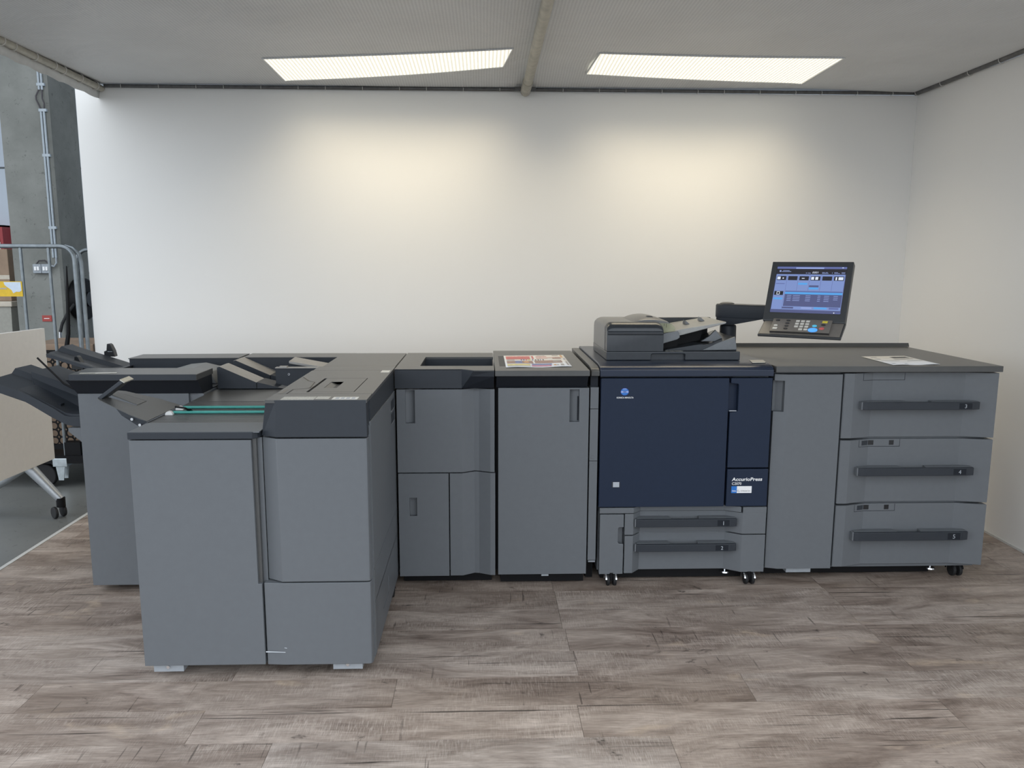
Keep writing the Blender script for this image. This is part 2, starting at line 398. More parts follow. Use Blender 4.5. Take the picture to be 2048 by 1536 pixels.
# folded white hem along the left rim
mb = MB(); n = 60; A = []; B = []
for i in range(n+1):
    y = CY0+(YB-CY0)*i/n; k = .012*math.sin(i*1.9)+.006*math.sin(i*4.3)
    A.append((-2.335, y, zf(-2.335, y)+.001)); B.append((-2.345-.2*k, y, 2.428+.35*k+.012*(5.1-y)))
mb.add(A+B, [(i, i+1, n+1+i+1, n+1+i) for i in range(n)])
hem = build(mb, 'hem', 'hem', ceiling, smooth=True, recalc=False)
s2 = hem.modifiers.new('thick', 'SOLIDIFY'); s2.thickness = .003

def pole(name, path, r, m, label, seg=16):
    return tag(build(MB().tube(path, r, seg), name, m, smooth=True), label, 'pole')
ridge_pole = thing('canopy_pole', (.255, 5.06, 2.49), 'worn cream metal pole running along the middle of the fabric ceiling', 'pole')
build(MB().tube([(.253, 5.075, 2.487), (.262, 4.75, 2.512), (.27, 3.3, 2.545), (.275, CY0, 2.56)], .0275, 18), 'tube', 'pole', ridge_pole, smooth=True)
build(MB().tube([(.2535, 5.06, 2.488), (.259, 4.86, 2.504)], .0305, 18), 'sleeve', 'pole', ridge_pole, smooth=True)
for s_ in (-1, 1):
    k_ = box('clamp', 'pole_dark', ridge_pole, .253+s_*.045-.018, .253+s_*.045+.018, 5.045, 5.06, 2.487, 2.512)
    build(MB().cyl((.253+s_*.05, 5.046, 2.5), (.253+s_*.05, 5.04, 2.5), .006), 'bolt', 'pole_dark', k_)
left_pole = thing('canopy_pole', (-2.318, 5.0, 2.49), 'pale metal pole laced with white cord along the left rim of the canopy', 'pole')
build(MB().tube([(-2.318, 5.09, 2.485), (-2.318, 4.0, 2.50), (-2.318, CY0, 2.545)], .019, 14), 'tube', 'pole', left_pole, smooth=True)
for i in range(16):
    y = 5.02-.03*(i % 3)-i*.155
    if y < 2.4: break
    build(MB().ring((-2.322, y, 2.487+(5.1-y)*.0133), (0.12, 1, 0), .0235, .0032, 20, 6), 'cord', 'rope', left_pole, smooth=True)
back_pole = thing('canopy_pole', (0, 5.085, 2.49), 'dark thin pole along the top of the back wall', 'pole')
build(MB().tube([(-2.30, 5.088, 2.501), (2.70, 5.088, 2.506)], .0105, 12), 'tube', 'pole_dark', back_pole, smooth=True)
for i in range(24):
    x = -2.2+i*.205+.02*(i % 3)
    build(MB().ring((x, 5.088, 2.502), (1, .2, 0), .0125, .0016, 14, 5), 'cord', 'rope', back_pole, smooth=True)
right_pole = thing('canopy_pole', (2.7, 3.5, 2.49), 'grey pole along the top of the right wall', 'pole')
build(MB().tube([(2.706, 5.08, 2.506), (2.706, CY0, 2.52)], .0165, 12), 'tube', 'pole_dark', right_pole, smooth=True)
for i in range(11):
    build(MB().ring((2.706, 5.06-i*.27, 2.507), (0, 1, .1), .0185, .002, 14, 5), 'cord', 'rope', right_pole, smooth=True)

def ceiling_light(px, label):
    tl, tr, br, bl = px            # near-left, near-right, far-right, far-left in the picture
    def hit(p):                    # meet the fabric
        q = onZ(p[0], p[1], 2.52)
        for _ in range(6): q = onZ(p[0], p[1], zf(q.x, q.y)-.004)
        return q
    P = [hit(p) for p in px]
    c = sum(P, Vector())/4
    t = thing('ceiling_light', (c.x, c.y, c.z), label, 'ceiling light', 'lit panels in the fabric ceiling')
    n = 24; top = []; bot = []
    for j in (0, 1):
        for i in range(n+1):
            u_ = i/n; a = (P[0] if j == 0 else P[3]).lerp(P[1] if j == 0 else P[2], u_)
            a.z = zf(a.x, a.y)-.005; top.append(a)
    mb = MB(); mb.add(top, [(i, i+1, n+1+i+1, n+1+i) for i in range(n)])
    d = build(mb, 'diffuser', 'lamp_glow', t, recalc=False)
    # thin rim
    fr = MB(); loop = top[:n+1]+top[n+1:][::-1]
    fr.tube([p+Vector((0, 0, .001)) for p in loop]+[loop[0]+Vector((0, 0, .001))], .005, 6)
    build(fr, 'frame', 'fabric', t)
    l = bpy.data.lights.new('lamp', 'AREA'); l.shape = 'RECTANGLE'; l.size = (P[1]-P[0]).length*.97; l.size_y = (P[3]-P[0]).length*.95
    l.energy = LAMP_W; l.color = LAMP_COL; l.spread = math.radians(122)
    lo = bpy.data.objects.new('lamp', l); COL.objects.link(lo); lo.parent = t; lo.location = (0, 0, -.03)
    return t
ceiling_light([(525, 117), (1026, 97), (1007, 147), (569, 161)], 'ribbed glowing ceiling panel on the left of the middle pole')
ceiling_light([(1200, 106), (1689, 116), (1605, 167), (1172, 153)], 'brighter glowing ceiling panel on the right of the middle pole')

# ---- the hall behind and around the booth
hw = build(MB().box(-12, 9, 9.5, 9.7, -.0, 6), 'wall_hall', 'hall_wall'); struct(hw)
for z in (1.3, 2.49, 3.7): box('panel_joint', 'hall_dark', hw, -12, 9, 9.494, 9.5, z, z+.02)
struct(build(MB().box(-12, 9, 4.6, 9.7, 6, 6.1), 'unseen_hall_roof', 'hall_dark'))  # roof slab out of view, added to keep the hall behind dim
struct(build(MB().box(9, 9.2, 4.6, 9.7, 0, 6), 'wall_side', 'hall_wall'))

# ================================================================ MACHINES
YR = 3.394
def caster(parent, x, y, r=.026, fender='chrome', zt=.06):
    c = MB(); c.cyl((x, y, r*1.2), (x, y, zt), .010, seg=10); c.box(x-.006, x+.006, y-.012, y+.012, r*.9, r*2.0)
    k = build(c, 'caster', 'black', parent)
    for s_ in (-1, 1):
        wv = MB(); wv.cyl((x+s_*.008, y, r), (x+s_*.022, y, r), r, seg=24)
        build(wv, 'wheel', 'rubber', k, bevel=.003, smooth=True)
        fn = MB(); R_ = []
        for i in range(13):
            a = math.radians(20+165*i/12); R_.append([(x+s_*.0225+dx, y-math.cos(a)*rr, r+math.sin(a)*rr) for dx, rr in ((-.006, r+.001), (.001, r+.001), (.001, r+.004), (-.006, r+.004))])
        fn.rings(R_); build(fn, 'fender', fender, k)
    return k
def foot(parent, x, y, m='chrome'):
    f = MB(); f.cyl((x, y, .036), (x, y, .042), .022, .020); f.cyl((x, y, .042), (x, y, .06), .004, seg=10)
    build(f, 'levelling_foot', m, parent, smooth=True)
def tray_handle(parent, x0, x1, z0, z1, yb, yf, digit, lx0, lx1, gap0, gap1):
    # coordinates given on the plane YR; bar front at yf, fixed to recess face yb
    X0, Z0 = at(yf, x0, z0); X1, Z1 = at(yf, x1, z1)
    mb = MB(); mb.prism([(X0, yf+.006), (X0+.02, yf), (X1-.03, yf), (X1, yf+.006), (X1, yf+.017), (X0, yf+.017)], 'z', Z0, Z1)
    h = build(mb, 'handle', 'cap', parent, bevel=.002)
    g0, _ = at(yf, gap0, z1); g1, _ = at(yf, gap1, z1)
    for a, b, s0, s1 in ((X0+.004, g0, 0, -.008), (g1, X1-.004, .008, 0)):
        build(MB().prism([(a, yf+.015), (b, yf+.015), (b+s1, yb+.006), (a+s0, yb+.006)], 'z', Z1-.007, Z1+.001), 'grip_plate', 'panel', h)
    box('bracket', 'panel', h, X0-.006, X0+.003, yf+.008, yb+.004, Z0, Z1, .001); box('bracket', 'panel', h, X1-.004, X1, yf+.012, yb+.004, Z0, Z1, .001)
    lx0, lz0 = at(yf, lx0, z0); lx1, lz1 = at(yf, lx1, z1)
    box('number_plate', 'undercut', h, lx0, lx1, yf-.0008, yf+.001, Z0+.004, Z1-.004)
    cx = (lx0+lx1)/2; hh = (Z1-Z0)
    text(digit, 'number', 'print_grey', h, (cx, yf-.0012, Z0+hh*.24), (1, 0, 0), (0, 0, 1), hh*.72, align='CENTER')
    return h

# ---------------------------------------------------------------- paper feed unit (right)
pf = thing('paper_feed_unit', (1.78, 3.8, 0), 'grey paper feed cabinet at the right end with drawers numbered 3, 4 and 5', 'paper feeder')
box('body', 'panel', pf, 1.285, 2.272, 3.44, 4.19, .06, .972)
build(MB().prism([(3.384, .978), (3.384, 1.0045), (4.21, 1.0045), (4.21, .978)], 'x', 1.276, 2.292), 'top', 'cap_top_lit', pf, bevel=.002)
build(MB().prism([(4.19, 1.0045), (4.207, 1.0045), (4.207, 1.024), (4.200, 1.024)], 'x', 1.28, 2.302), 'rear_lip', 'cap_top_lit', pf)
# left door with a notch handle
def chamfer_y(x): return YR+max(0, (1.334-x))/.055*.018
dm = MB()
for z0, z1, xa in ((.0715, .80, 1.281), (.80, .939, 1.323), (.939, .9675, 1.281)):
    pts = [(xa, chamfer_y(xa))]+([(1.334, YR)] if xa < 1.334 else [])+[(1.578, YR), (1.578, YR+.04), (xa, YR+.04)]
    dm.prism(pts, 'z', z0, z1)
d = build(dm, 'door', 'panel', pf)
hp = MB(); hp.add([(1.282, YR+.055, .80), (1.323, YR+.03, .80), (1.323, YR+.03, .939), (1.282, YR+.055, .939)], [(0, 1, 2, 3)])
build(hp, 'handle_recess', 'panel', d, recalc=False)
def drawer(z0, z1): return MB().prism([(1.587, YR+.004), (1.592, YR), (1.632, YR), (1.730, YR+.032), (2.150, YR+.032), (2.284, YR+.002), (2.284, YR+.055), (1.587, YR+.055)], 'z', z0, z1)
for (z0, z1, dg, hz0, hz1) in ((.6785, .9715, '3', .807, .841), (.3765, .669, '4', .504, .540), (.078, .367, '5', .199, .238)):
    dr = build(drawer(z0, z1), 'drawer', 'panel', pf, bevel=.0015)
    tray_handle(dr, 1.681, 2.212, hz0, hz1, YR+.032, YR-.022, dg, 2.115, 2.173, 1.885, 1.995)
    # indicator window strip at the top edge of the drawer
    ws = MB(); ws.prism([(1.680, YR+.0152), (1.730, YR+.0315), (1.873, YR+.0315), (1.873, YR+.034), (1.730, YR+.034), (1.680, YR+.018)], 'z', z1-.031, z1-.0025 if dg == '3' else z1-.003)
    wsx = build(ws, 'indicator_strip', 'panel', dr)
    if dg != '3':
        box('sensor_window', 'black_gloss', wsx, 1.724, 1.752, YR+.0305, YR+.033, z1-.027, z1-.006); box('sensor_window', 'black_gloss', wsx, 1.824, 1.845, YR+.0305, YR+.033, z1-.027, z1-.006)
        b2 = MB(); b2.prism([(1.693, YR+.0185), (1.724, YR+.0285), (1.724, YR+.031), (1.693, YR+.021)], 'z', z1-.027, z1-.006); build(b2, 'sensor_cover', 'cap', wsx)
# seam frame round the top indicator strip
for zt_ in (.9705, .6675, .3655):
    box('seam', 'undercut', pf, 1.8725, 1.8742, YR+.0312, YR+.033, zt_-.032, zt_)
    build(MB().prism([(1.678, YR+.0148), (1.730, YR+.0312), (1.8742, YR+.0312), (1.8742, YR+.033), (1.730, YR+.033), (1.678, YR+.017)], 'z', zt_-.0335, zt_-.0318), 'seam', 'undercut', pf)
    build(MB().prism([(1.678, YR+.0148), (1.6798, YR+.0154), (1.6798, YR+.018), (1.678, YR+.0174)], 'z', zt_-.032, zt_), 'seam', 'undercut', pf)
box('base_rail', 'panel_light', pf, 1.60, 2.25, YR+.05, YR+.08, .062, .074)
box('plinth', 'black', pf, 1.30, 2.10, 3.50, 4.15, .008, .062)
box('foot_plate', 'foot_metal', pf, 1.382, 1.497, YR+.02, YR+.08, .045, .071, .002)
caster(pf, 2.21, 3.47, .03, 'black'); foot(pf, 2.09, 3.47); foot(pf, 1.62, 3.50, 'black'); caster(pf, 2.15, 4.05, .026, 'black'); caster(pf, 1.38, 4.05, .026, 'black')

# ---------------------------------------------------------------- the digital press
dp = thing('digital_press', (.89, 3.8, 0), 'navy blue digital printing press with tray drawers 1 and 2 below its doors', 'printing press')
box('body', 'panel', dp, .512, 1.262, 3.44, 4.17, .058, .955)
tp = [(YR-.004, .960), (YR-.006, .990)]+[(y, z) for y, z in arc(3.50, .992, .106, .020, 180, 90, 10)]+[(4.17, 1.012), (4.18, 1.004), (4.18, .960)]
build(MB().prism(tp, 'x', .5025, 1.268), 'top_cover', 'navy_top', dp, bevel=.006, seg=3, smooth=True, ang=50)
md = box('main_door', 'navy', dp, .508, 1.074, YR, YR+.04, .3685, .952, .003)
box('sensor_window', 'print_grey', md, .570, .598, YR-.001, YR+.002, .462, .485)
box('window_frame', 'cap', md, .565, .602, YR-.0006, YR+.002, .460, .4865)
sd = MB(); sd.prism([(1.082, .5475), (1.2665, .5475), (1.2665, .952), (1.082, .952), (1.082, .929), (1.113, .926), (1.117, .920), (1.117, .806), (1.112, .801), (1.082, .799)], 'y', YR, YR+.03)
sdo = build(sd, 'side_door', 'navy', dp, bevel=.0025)
box('handle_recess', 'navy', sdo, 1.078, 1.122, YR+.028, YR+.032, .795, .935)
box('recess_lip', 'print_grey', sdo, 1.080, 1.112, YR+.004, YR+.012, .8035, .807)
lp = box('badge_panel', 'navy', dp, 1.083, 1.2685, YR, YR+.035, .3685, .5405, .003)
box('inner_gap', 'black', dp, 1.06, 1.10, YR+.032, YR+.046, .3685, .952)
# emblem and lettering on the main door
em = MB(); em.disc((.6125, YR-.0006, .893), .0185, sy=.9); em.cur = 1
em.disc((.6125, YR-.0009, .893), .0165, sy=.88)
em.cur = 2
def band(z0, z1, rx=.0165, ry=.0145):
    a = [math.asin(max(-1, min(1, z0/ry))), math.asin(max(-1, min(1, z1/ry)))]
    pts = []
    for k in range(7): t = a[0]+(a[1]-a[0])*k/6; pts.append((.6125+rx*math.cos(t), YR-.0012, .893+ry*math.sin(t)))
    for k in range(7): t = a[1]+(a[0]-a[1])*k/6; pts.append((.6125-rx*math.cos(t), YR-.0012, .893+ry*math.sin(t)))
    em.add(pts, [tuple(range(len(pts)))])
band(-.0042, .0036); band(.0108, .0140)
em.cur = 0; em.disc((.6125, YR-.0014, .8925), .0085, sy=.25)
build(em, 'emblem', ['logo_blue', 'sticker_blue', 'logo_light'], md, recalc=False)
text('KONICA MINOLTA', 'lettering', 'print_white', md, (.5775, YR-.0006, .8635), (1, 0, 0), (0, 0, 1), .0098, bold=.02, width=.074)
text('AccurioPress', 'lettering', 'print_white', lp, (1.105, YR-.0006, .4872), (1, 0, 0), (0, 0, 1), .0215, bold=.022, shear=.12, width=.138)
text('C2070', 'lettering', 'print_white', lp, (1.105, YR-.0006, .4690), (1, 0, 0), (0, 0, 1), .0165, bold=.008, width=.043)
st = box('sticker', 'print_white', lp, 1.104, 1.196, YR-.0008, YR+.001, .431, .4625)
box('sticker_block', 'sticker_blue', st, 1.104, 1.129, YR-.0012, YR, .431, .4625)
text('Online', 'lettering', 'print_white', st, (1.1065, YR-.0016, .4385), (1, 0, 0), (0, 0, 1), .008, bold=.02, width=.019)
text('CS Remote Care', 'lettering', 'cap', st, (1.1465, YR-.0014, .4385), (1, 0, 0), (0, 0, 1), .0075, width=.043)
build(MB().tube([(1.1345+.0035*math.cos(t), YR-.0010, .4415+.0035*math.sin(t)) for t in [math.radians(40*k) for k in range(7)]]+[(1.136, YR-.0010, .4372), (1.1425, YR-.0010, .4385)], .0006, 5), 'swirl', 'cap', st)
# small door with edge notch, strip, and two trays
sm = MB(); sm.prism([(.515, .054), (.6235, .054), (.6235, .196), (.603, .197), (.599, .202), (.599, .270), (.603, .274), (.6235, .275), (.6235, .3345), (.515, .3345)], 'y', YR, YR+.03)
sdo = build(sm, 'toner_door', 'panel', dp, bevel=.0025)
box('handle_recess', 'panel', sdo, .594, .622, YR+.028, YR+.032, .19, .28)
DEP = .044
def recess(z0, z1, xa, xb, top=False): return MB().prism([(xa, YR), (.666, YR), (.704, YR+DEP), (1.095, YR+DEP), (1.163, YR), (xb, YR), (xb, YR+.075), (xa, YR+.075)], 'z', z0, z1)
sp = MB().prism([(.513, YR-.001), (.666, YR-.001), (.704, YR+DEP-.008), (1.085, YR+DEP-.008), (1.155, YR), (1.155, YR+.07), (.513, YR+.07)], 'z', .3395, .365)
build(sp, 'trim_strip', 'panel', dp, bevel=.002)
t1 = build(recess(.2385, .3365, .6275, 1.2695), 'drawer', 'panel', dp, bevel=.002)
build(MB().box(1.163, 1.2695, YR, YR+.05, .3365, .3645), 'drawer_edge', 'panel', t1)
t2 = build(recess(.0575, .2335, .6285, 1.2705), 'drawer', 'panel', dp, bevel=.002)
tray_handle(t1, .680, 1.139, .273, .309, YR+DEP, YR-.012, '1', 1.049, 1.103, .842, .967)
tray_handle(t2, .683, 1.141, .157, .191, YR+DEP, YR-.012, '2', 1.045, 1.103, .842, .967)
box('plinth', 'black', dp, .53, 1.255, 3.47, 4.1, .008, .058)
caster(dp, .572, 3.40, .026); caster(dp, 1.205, 3.40, .026); foot(dp, 1.11, 3.455); caster(dp, .60, 4.08, .026); caster(dp, 1.18, 4.08, .026)
bd = MB(); bd.add([onZ(1498.6, 720.8, 1.0120), onZ(1526, 720.6, 1.0120), onZ(1531.5, 724.6, 1.0120), onZ(1530, 725.6, 1.0120), onZ(1504.5, 725.9, 1.0120)], [(0, 1, 2, 3, 4)])
o = build(bd, 'badge', 'badge', dp)
so = o.modifiers.new('t', 'SOLIDIFY'); so.thickness = .002

# ---------------------------------------------------------------- document feeder on the press
df = thing('document_feeder', (.86, 3.77, 1.012), 'dark grey document feeder with sloping paper tray on top of the navy press', 'document feeder')
YA = 3.545; ZB = 1.0125
b_ = MB(); b_.prism([(.552, ZB), (.757, ZB), (.757, 1.036), (.762, 1.041), (.908, 1.041), (.913, 1.036), (.913, ZB), (1.165, ZB), (1.165, 1.0525), (.552, 1.0525)], 'y', YA, YA+.03)
b_.box(.552, 1.165, YA+.03, 3.985, ZB, 1.0525)
base = build(b_, 'base', 'feeder_dark', df, bevel=.004, seg=3)
box('grip_recess', 'feeder_dark', base, .757, .913, YA+.02, YA+.032, ZB, 1.041)
def head_profile(x0, x1, z0, z1, r): return [(x0, z0), (x1, z0)]+[(x, z) for x, z in arc(x1-r, z1-r*.62, r, r*.62, 0, 90, 8)]+[(x, z) for x, z in arc(x0+r, z1-r*.62, r, r*.62, 90, 180, 8)]
rings_ = []
for y, ins, dz in ((YA, 0, -.032), (YA+.002, 0, -.024), (YA+.008, 0, -.015), (YA+.020, 0, -.007), (YA+.055, 0, 0)):
    rings_.append([(x, y, z) for x, z in head_profile(.553, .811, 1.054, 1.184+dz, .032)])
fc = build(MB().rings(rings_), 'front_cover', 'feeder_dark', df, smooth=True, ang=40)
gr = MB(); gr.prism([(YA-.004, 1.128), (YA-.006, 1.138), (YA-.001, 1.146), (YA+.006, 1.146), (YA+.006, 1.126)], 'x', .556, .809); build(gr, 'grip_ledge', 'feeder_dark', fc, bevel=.002)
rings_ = []
for y, dz in ((YA+.056, 0), (YA+.20, .001), (3.93, .0), (3.955, -.006), (3.965, -.02)):
    rings_.append([(x, y, z) for x, z in head_profile(.551, .806, 1.054, 1.184+dz, .040)])
hd = build(MB().rings(rings_), 'rear_cover', 'feeder_side', df, smooth=True, ang=40)
# jam cover: a low dome on the right of the head's top
R_ = []
for y, kz in ((YA+.062, .55), (YA+.085, .9), (YA+.2, 1.0), (3.86, .95), (3.90, .5)):
    R_.append([(x, y, 1.176+kz*max(0, math.sin(math.pi*(x-.665)/.19))**.7*.030) for x in [.665+.19*i/14 for i in range(15)]]+[(.855, y, 1.150), (.665, y, 1.150)])
jc = build(MB().rings(R_), 'jam_cover', 'feeder_side', df, smooth=True, ang=45)
lt = MB(); lt.prism([(.742, 1.195), (.768, 1.199), (.785, 1.199), (.775, 1.207), (.756, 1.208)], 'y', 3.64, 3.67); build(lt, 'latch', 'cap', jc, bevel=.001)
# black throat between head and trays, and back rail
box('throat', 'black', df, .806, .90, YA+.10, 3.93, 1.0525, 1.125)
bk = MB(); bk.prism([(.80, 1.10), (1.05, 1.10), (1.15, 1.165), (1.135, 1.181), (.80, 1.179)], 'y', 3.945, 3.965); build(bk, 'rear_fence', 'feeder_dark', df, bevel=.002)
build(MB().prism([(.81, 1.0525), (1.118, 1.0525), (1.118, 1.168), (1.0, 1.145), (.81, 1.105)], 'y', 3.925, 3.944), 'inner_wall', 'black', df)
build(MB().prism([(.88, 1.058), (.985, 1.083), (1.02, 1.090), (1.03, 1.135), (.88, 1.112)], 'y', 3.70, 3.925), 'dark_fill', 'black', df)  # black volume added to make the space under the tray dark
# input tray
yt0, yt1 = 3.60, 3.94
tr = MB()
top = [(.845, 1.138), (.94, 1.156), (1.01, 1.167), (1.112, 1.184)]
und = [(1.112, 1.176), (1.01, 1.149), (.895, 1.119), (.845, 1.108)]
tr.loft([(x, yt0, z) for x, z in top+und], [(x+(.0 if x < 1.1 else .0), yt1, z) for x, z in top+und])
it = build(tr, 'input_tray', 'tray_grey', df, bevel=.003)
ff = MB()
for x, y in ((.965, 3.74), (1.045, 3.77)):
    z = 1.157+(x-.94)*.165; ff.loft([(x-.008, y, z), (x-.006, y, z+.018), (x+.014, y, z+.001)], [(x-.008, y+.05, z), (x-.006, y+.05, z+.018), (x+.014, y+.05, z+.001)])
build(ff, 'paper_fin', 'tray_mid', it)
gb = MB(); gb.prism([(.812, 1.083), (.884, 1.104), (.895, 1.113), (.891, 1.133), (.884, 1.143), (.812, 1.129)], 'y', 3.585, 3.615); build(gb, 'side_guide', 'tray_mid', df, bevel=.002)
def guard(y, xs, name):
    g = MB(); pts = [(xs, 1.13), (xs+.073, 1.142), (xs+.069, 1.160)]+[(xs+.055-.09*k/8, 1.166+.012*math.sin(math.pi*(.25+.5*k/8))) for k in range(9)]
    g.prism(pts, 'y', y, y+.003); return build(g, name, 'smoke', df)
g1 = guard(3.594, .802, 'clear_guard'); guard(3.86, .805, 'clear_guard')
mk = MB()
for x, z0, z1 in ((.832, 1.158, 1.176), (.822, 1.165, 1.176)): mk.box(x, x+.0012, 3.5930, 3.5938, z0, z1)
build(mk, 'scale_mark', 'black', g1)
# output tray under it
ot = MB(); ot.loft([(.83, 3.585, 1.0525), (1.160, 3.585, 1.0525), (1.160, 3.585, 1.058), (1.148, 3.585, 1.117), (1.068, 3.585, 1.086), (1.03, 3.585, 1.079), (.99, 3.585, 1.082), (.83, 3.585, 1.056)],
                   [(.83, 3.93, 1.0525), (1.160, 3.93, 1.0525), (1.160, 3.93, 1.058), (1.148, 3.93, 1.117), (1.068, 3.93, 1.086), (1.03, 3.93, 1.079), (.99, 3.93, 1.082), (.83, 3.93, 1.056)])
build(ot, 'output_tray', 'feeder_dark', df, bevel=.003)
wd = MB(); wd.prism([(1.165-.012, 1.057), (1.160, 1.057), (1.1495, 1.117), (1.07, 1.088), (1.0, 1.0545)], 'y', 3.578, 3.586); build(wd, 'tray_wall', 'tray_mid', df, bevel=.002)
fl = MB(); fl.loft([(1.012, 3.65, 1.088), (1.050, 3.65, 1.112), (1.078, 3.65, 1.143), (1.112, 3.65, 1.104), (1.075, 3.65, 1.088)],
                   [(1.012, 3.665, 1.088), (1.050, 3.665, 1.112), (1.078, 3.665, 1.143), (1.112, 3.665, 1.104), (1.075, 3.665, 1.088)])
build(fl, 'paper_flap', 'tray_mid', df, bevel=.003)
lb = MB()
for x0, x1 in ((.826, .842), (.846, .868), (.873, .905)): lb.add([(x0, YA+.006, 1.0532), (x1, YA+.006, 1.0532), (x1-.006, YA+.028, 1.0532), (x0-.006, YA+.028, 1.0532)], [(0, 1, 2, 3)])
build(lb, 'size_label', 'sticker_white', df, recalc=False)

# ---------------------------------------------------------------- control panel on its arm
cp = thing('control_panel', (1.213, 3.9, 1.012), 'tilted touchscreen control panel with keypad on a swivel arm above the press', 'control panel')
build(MB().tube([(1.214, 3.9, 1.0125), (1.214, 3.9, 1.140), (1.214, 3.9, 1.147)], .04, 28, [.0415, .040, .036]), 'column', 'cap', cp, smooth=True)
d_ = Vector((.30, -.235, 0)).normalized(); nrm = Vector((-d_.y, d_.x, 0)); a0 = Vector((1.204, 3.9, 0)); a1 = a0+d_*.40
def arm_outline(z, hw0, hw1):
    pts = [a0-d_*0+(-d_*math.cos(t)+nrm*math.sin(t))*hw0 for t in [math.radians(90-180*i/12) for i in range(13)]]
    pts += [a1-nrm*hw1, a1+nrm*hw1]
    return [(p.x, p.y, z) for p in pts]
build(MB().rings([arm_outline(1.185, .052, .045), arm_outline(1.19, .054, .046), arm_outline(1.244, .054, .046), arm_outline(1.250, .050, .043)]), 'arm', 'cap', cp, smooth=True, ang=30)
def hub(z, r): return [(a0.x+r*math.cos(2*math.pi*k/28), a0.y+r*math.sin(2*math.pi*k/28), z) for k in range(28)]
wedge_ = []
for (z, L_) in ((1.150, .04), (1.186, .20)):
    pts = [a0+(-d_*math.cos(t)+nrm*math.sin(t))*.05 for t in [math.radians(90-180*i/12) for i in range(13)]]+[a0+d_*L_-nrm*.045, a0+d_*L_+nrm*.045]
    wedge_.append([(p.x, p.y, z) for p in pts])
build(MB().rings(wedge_), 'hub', 'cap', cp, smooth=True, ang=30)
dome = MB().rings([hub(1.249, .038), hub(1.255, .034), hub(1.259, .022), hub(1.260, .006)]); build(dome, 'hub_cap', 'cap_top_lit', cp, smooth=True)
th, ph = .602, .442
mo = Vector((1.453, 3.526, 1.334)); mu = Vector((math.cos(th), -math.sin(th), 0)); hn = Vector((-math.sin(th), -math.cos(th), 0))
mv = Vector((0, 0, math.cos(ph)))-hn*math.sin(ph); mn = mu.cross(mv)
def MP(a, b, c=0.0): return mo+mu*a+mv*b+mn*c
# frame: a bezel round the screen, a body behind
fo = [(-.1755, -.157), (.1765, -.157), (.1765, .1355), (-.1755, .1355)]
hs = [(-.152, -.114), (.152, -.114), (.152, .114), (-.152, .114)]
fb = MB()
vs2 = [MP(*p, .004) for p in fo]+[MP(*p, .004) for p in hs]+[MP(*p, -.002) for p in hs]+[MP(*p, -.034) for p in fo]
fb.add(vs2, [(0, 1, 5, 4), (1, 2, 6, 5), (2, 3, 7, 6), (3, 0, 4, 7), (4, 5, 9, 8), (5, 6, 10, 9), (6, 7, 11, 10), (7, 4, 8, 11), (8, 9, 10, 11), (0, 12, 13, 1), (1, 13, 14, 2), (2, 14, 15, 3), (3, 15, 12, 0), (12, 15, 14, 13)])
frm = build(fb, 'frame', 'screen_frame', cp, bevel=.0035)
bb = MB(); bb.loft([MP(-.12, -.13, -.034), MP(.12, -.13, -.034), MP(.12, .09, -.034), MP(-.12, .09, -.034)], [MP(-.08, -.11, -.085), MP(.08, -.11, -.085), MP(.08, .02, -.075), MP(-.08, .02, -.075)])
build(bb, 'back_housing', 'cap', cp, bevel=.004)
mt = MB(); q0 = MP(0, -.06, -.08); q1 = Vector((a1.x, a1.y, 1.218))
mt.tube([q0, q1], .035, 16); build(mt, 'joint', 'cap', cp, smooth=True)
# user interface, as coloured fields on the screen (u 0..1 left-right, v 0..1 top-down)
UI = {'ui_base': (.21, .29, .58), 'ui_dark': (.022, .022, .03), 'ui_mid': (.12, .15, .36), 'ui_cyan': (.10, .38, .82), 'ui_light': (.30, .38, .70), 'ui_white': (.75, .82, .95), 'ui_slate': (.09, .105, .23)}
for k, c_ in UI.items(): emat(k, c_, .95, tuple(x*.05 for x in c_))
uk = list(UI); ub = MB(); lay = [0.0]
def field(name, u0, v0, u1, v1, lift):
    ub.cur = uk.index(name); z = -.0015+lift*.0002
    p = [(-.152+.304*a, .114-.228*b) for a, b in ((u0, v1), (u1, v1), (u1, v0), (u0, v0))]
    ub.add([MP(*q, z) for q in p], [(0, 1, 2, 3)])
field('ui_slate', 0, 0, 1, 1, 0); field('ui_mid', 0, .0, 1, .045, 1); field('ui_light', .28, .02, .68, .05, 2); field('ui_dark', 0, .055, 1, .17, 1)
field('ui_base', .01, .17, .99, .93, 1)
field('ui_light', .045, .085, .07, .12, 2)
for i in range(6):
    u0 = .012+i*.163
    field('ui_mid', u0+.158, .175, u0+.162, .52, 3)
    field('ui_dark', u0+.012, .21 if i else .21, u0+.147, .30, 3)
field('ui_white', .03, .225, .075, .285, 4); field('ui_white', .105, .245, .125, .27, 4)
for u in (.52, .578): field('ui_white', u, .225, u+.04, .285, 4)
field('ui_white', .86, .225, .88, .29, 4); field('ui_white', .90, .225, .965, .285, 4); field('ui_white', .385, .25, .425, .265, 4)
field('ui_cyan', .345, .355, .475, .395, 3); field('ui_slate', .505, .405, .64, .445, 3); field('ui_cyan', .505, .45, .64, .49, 3)
field('ui_mid', .02, .37, .15, .385, 3); field('ui_dark', .02, .54, .15, .625, 3)
for a in ((.055, .55, .10, .56), (.055, .605, .10, .615), (.055, .55, .062, .615), (.093, .55, .10, .615)): field('ui_white', *a, 4)
field('ui_cyan', .02, .68, .15, .72, 3); field('ui_mid', .165, .53, .168, .93, 3)
field('ui_slate', .178, .53, .985, .86, 3); field('ui_mid', .178, .53, .985, .555, 4); field('ui_cyan', .178, .556, .985, .60, 4)
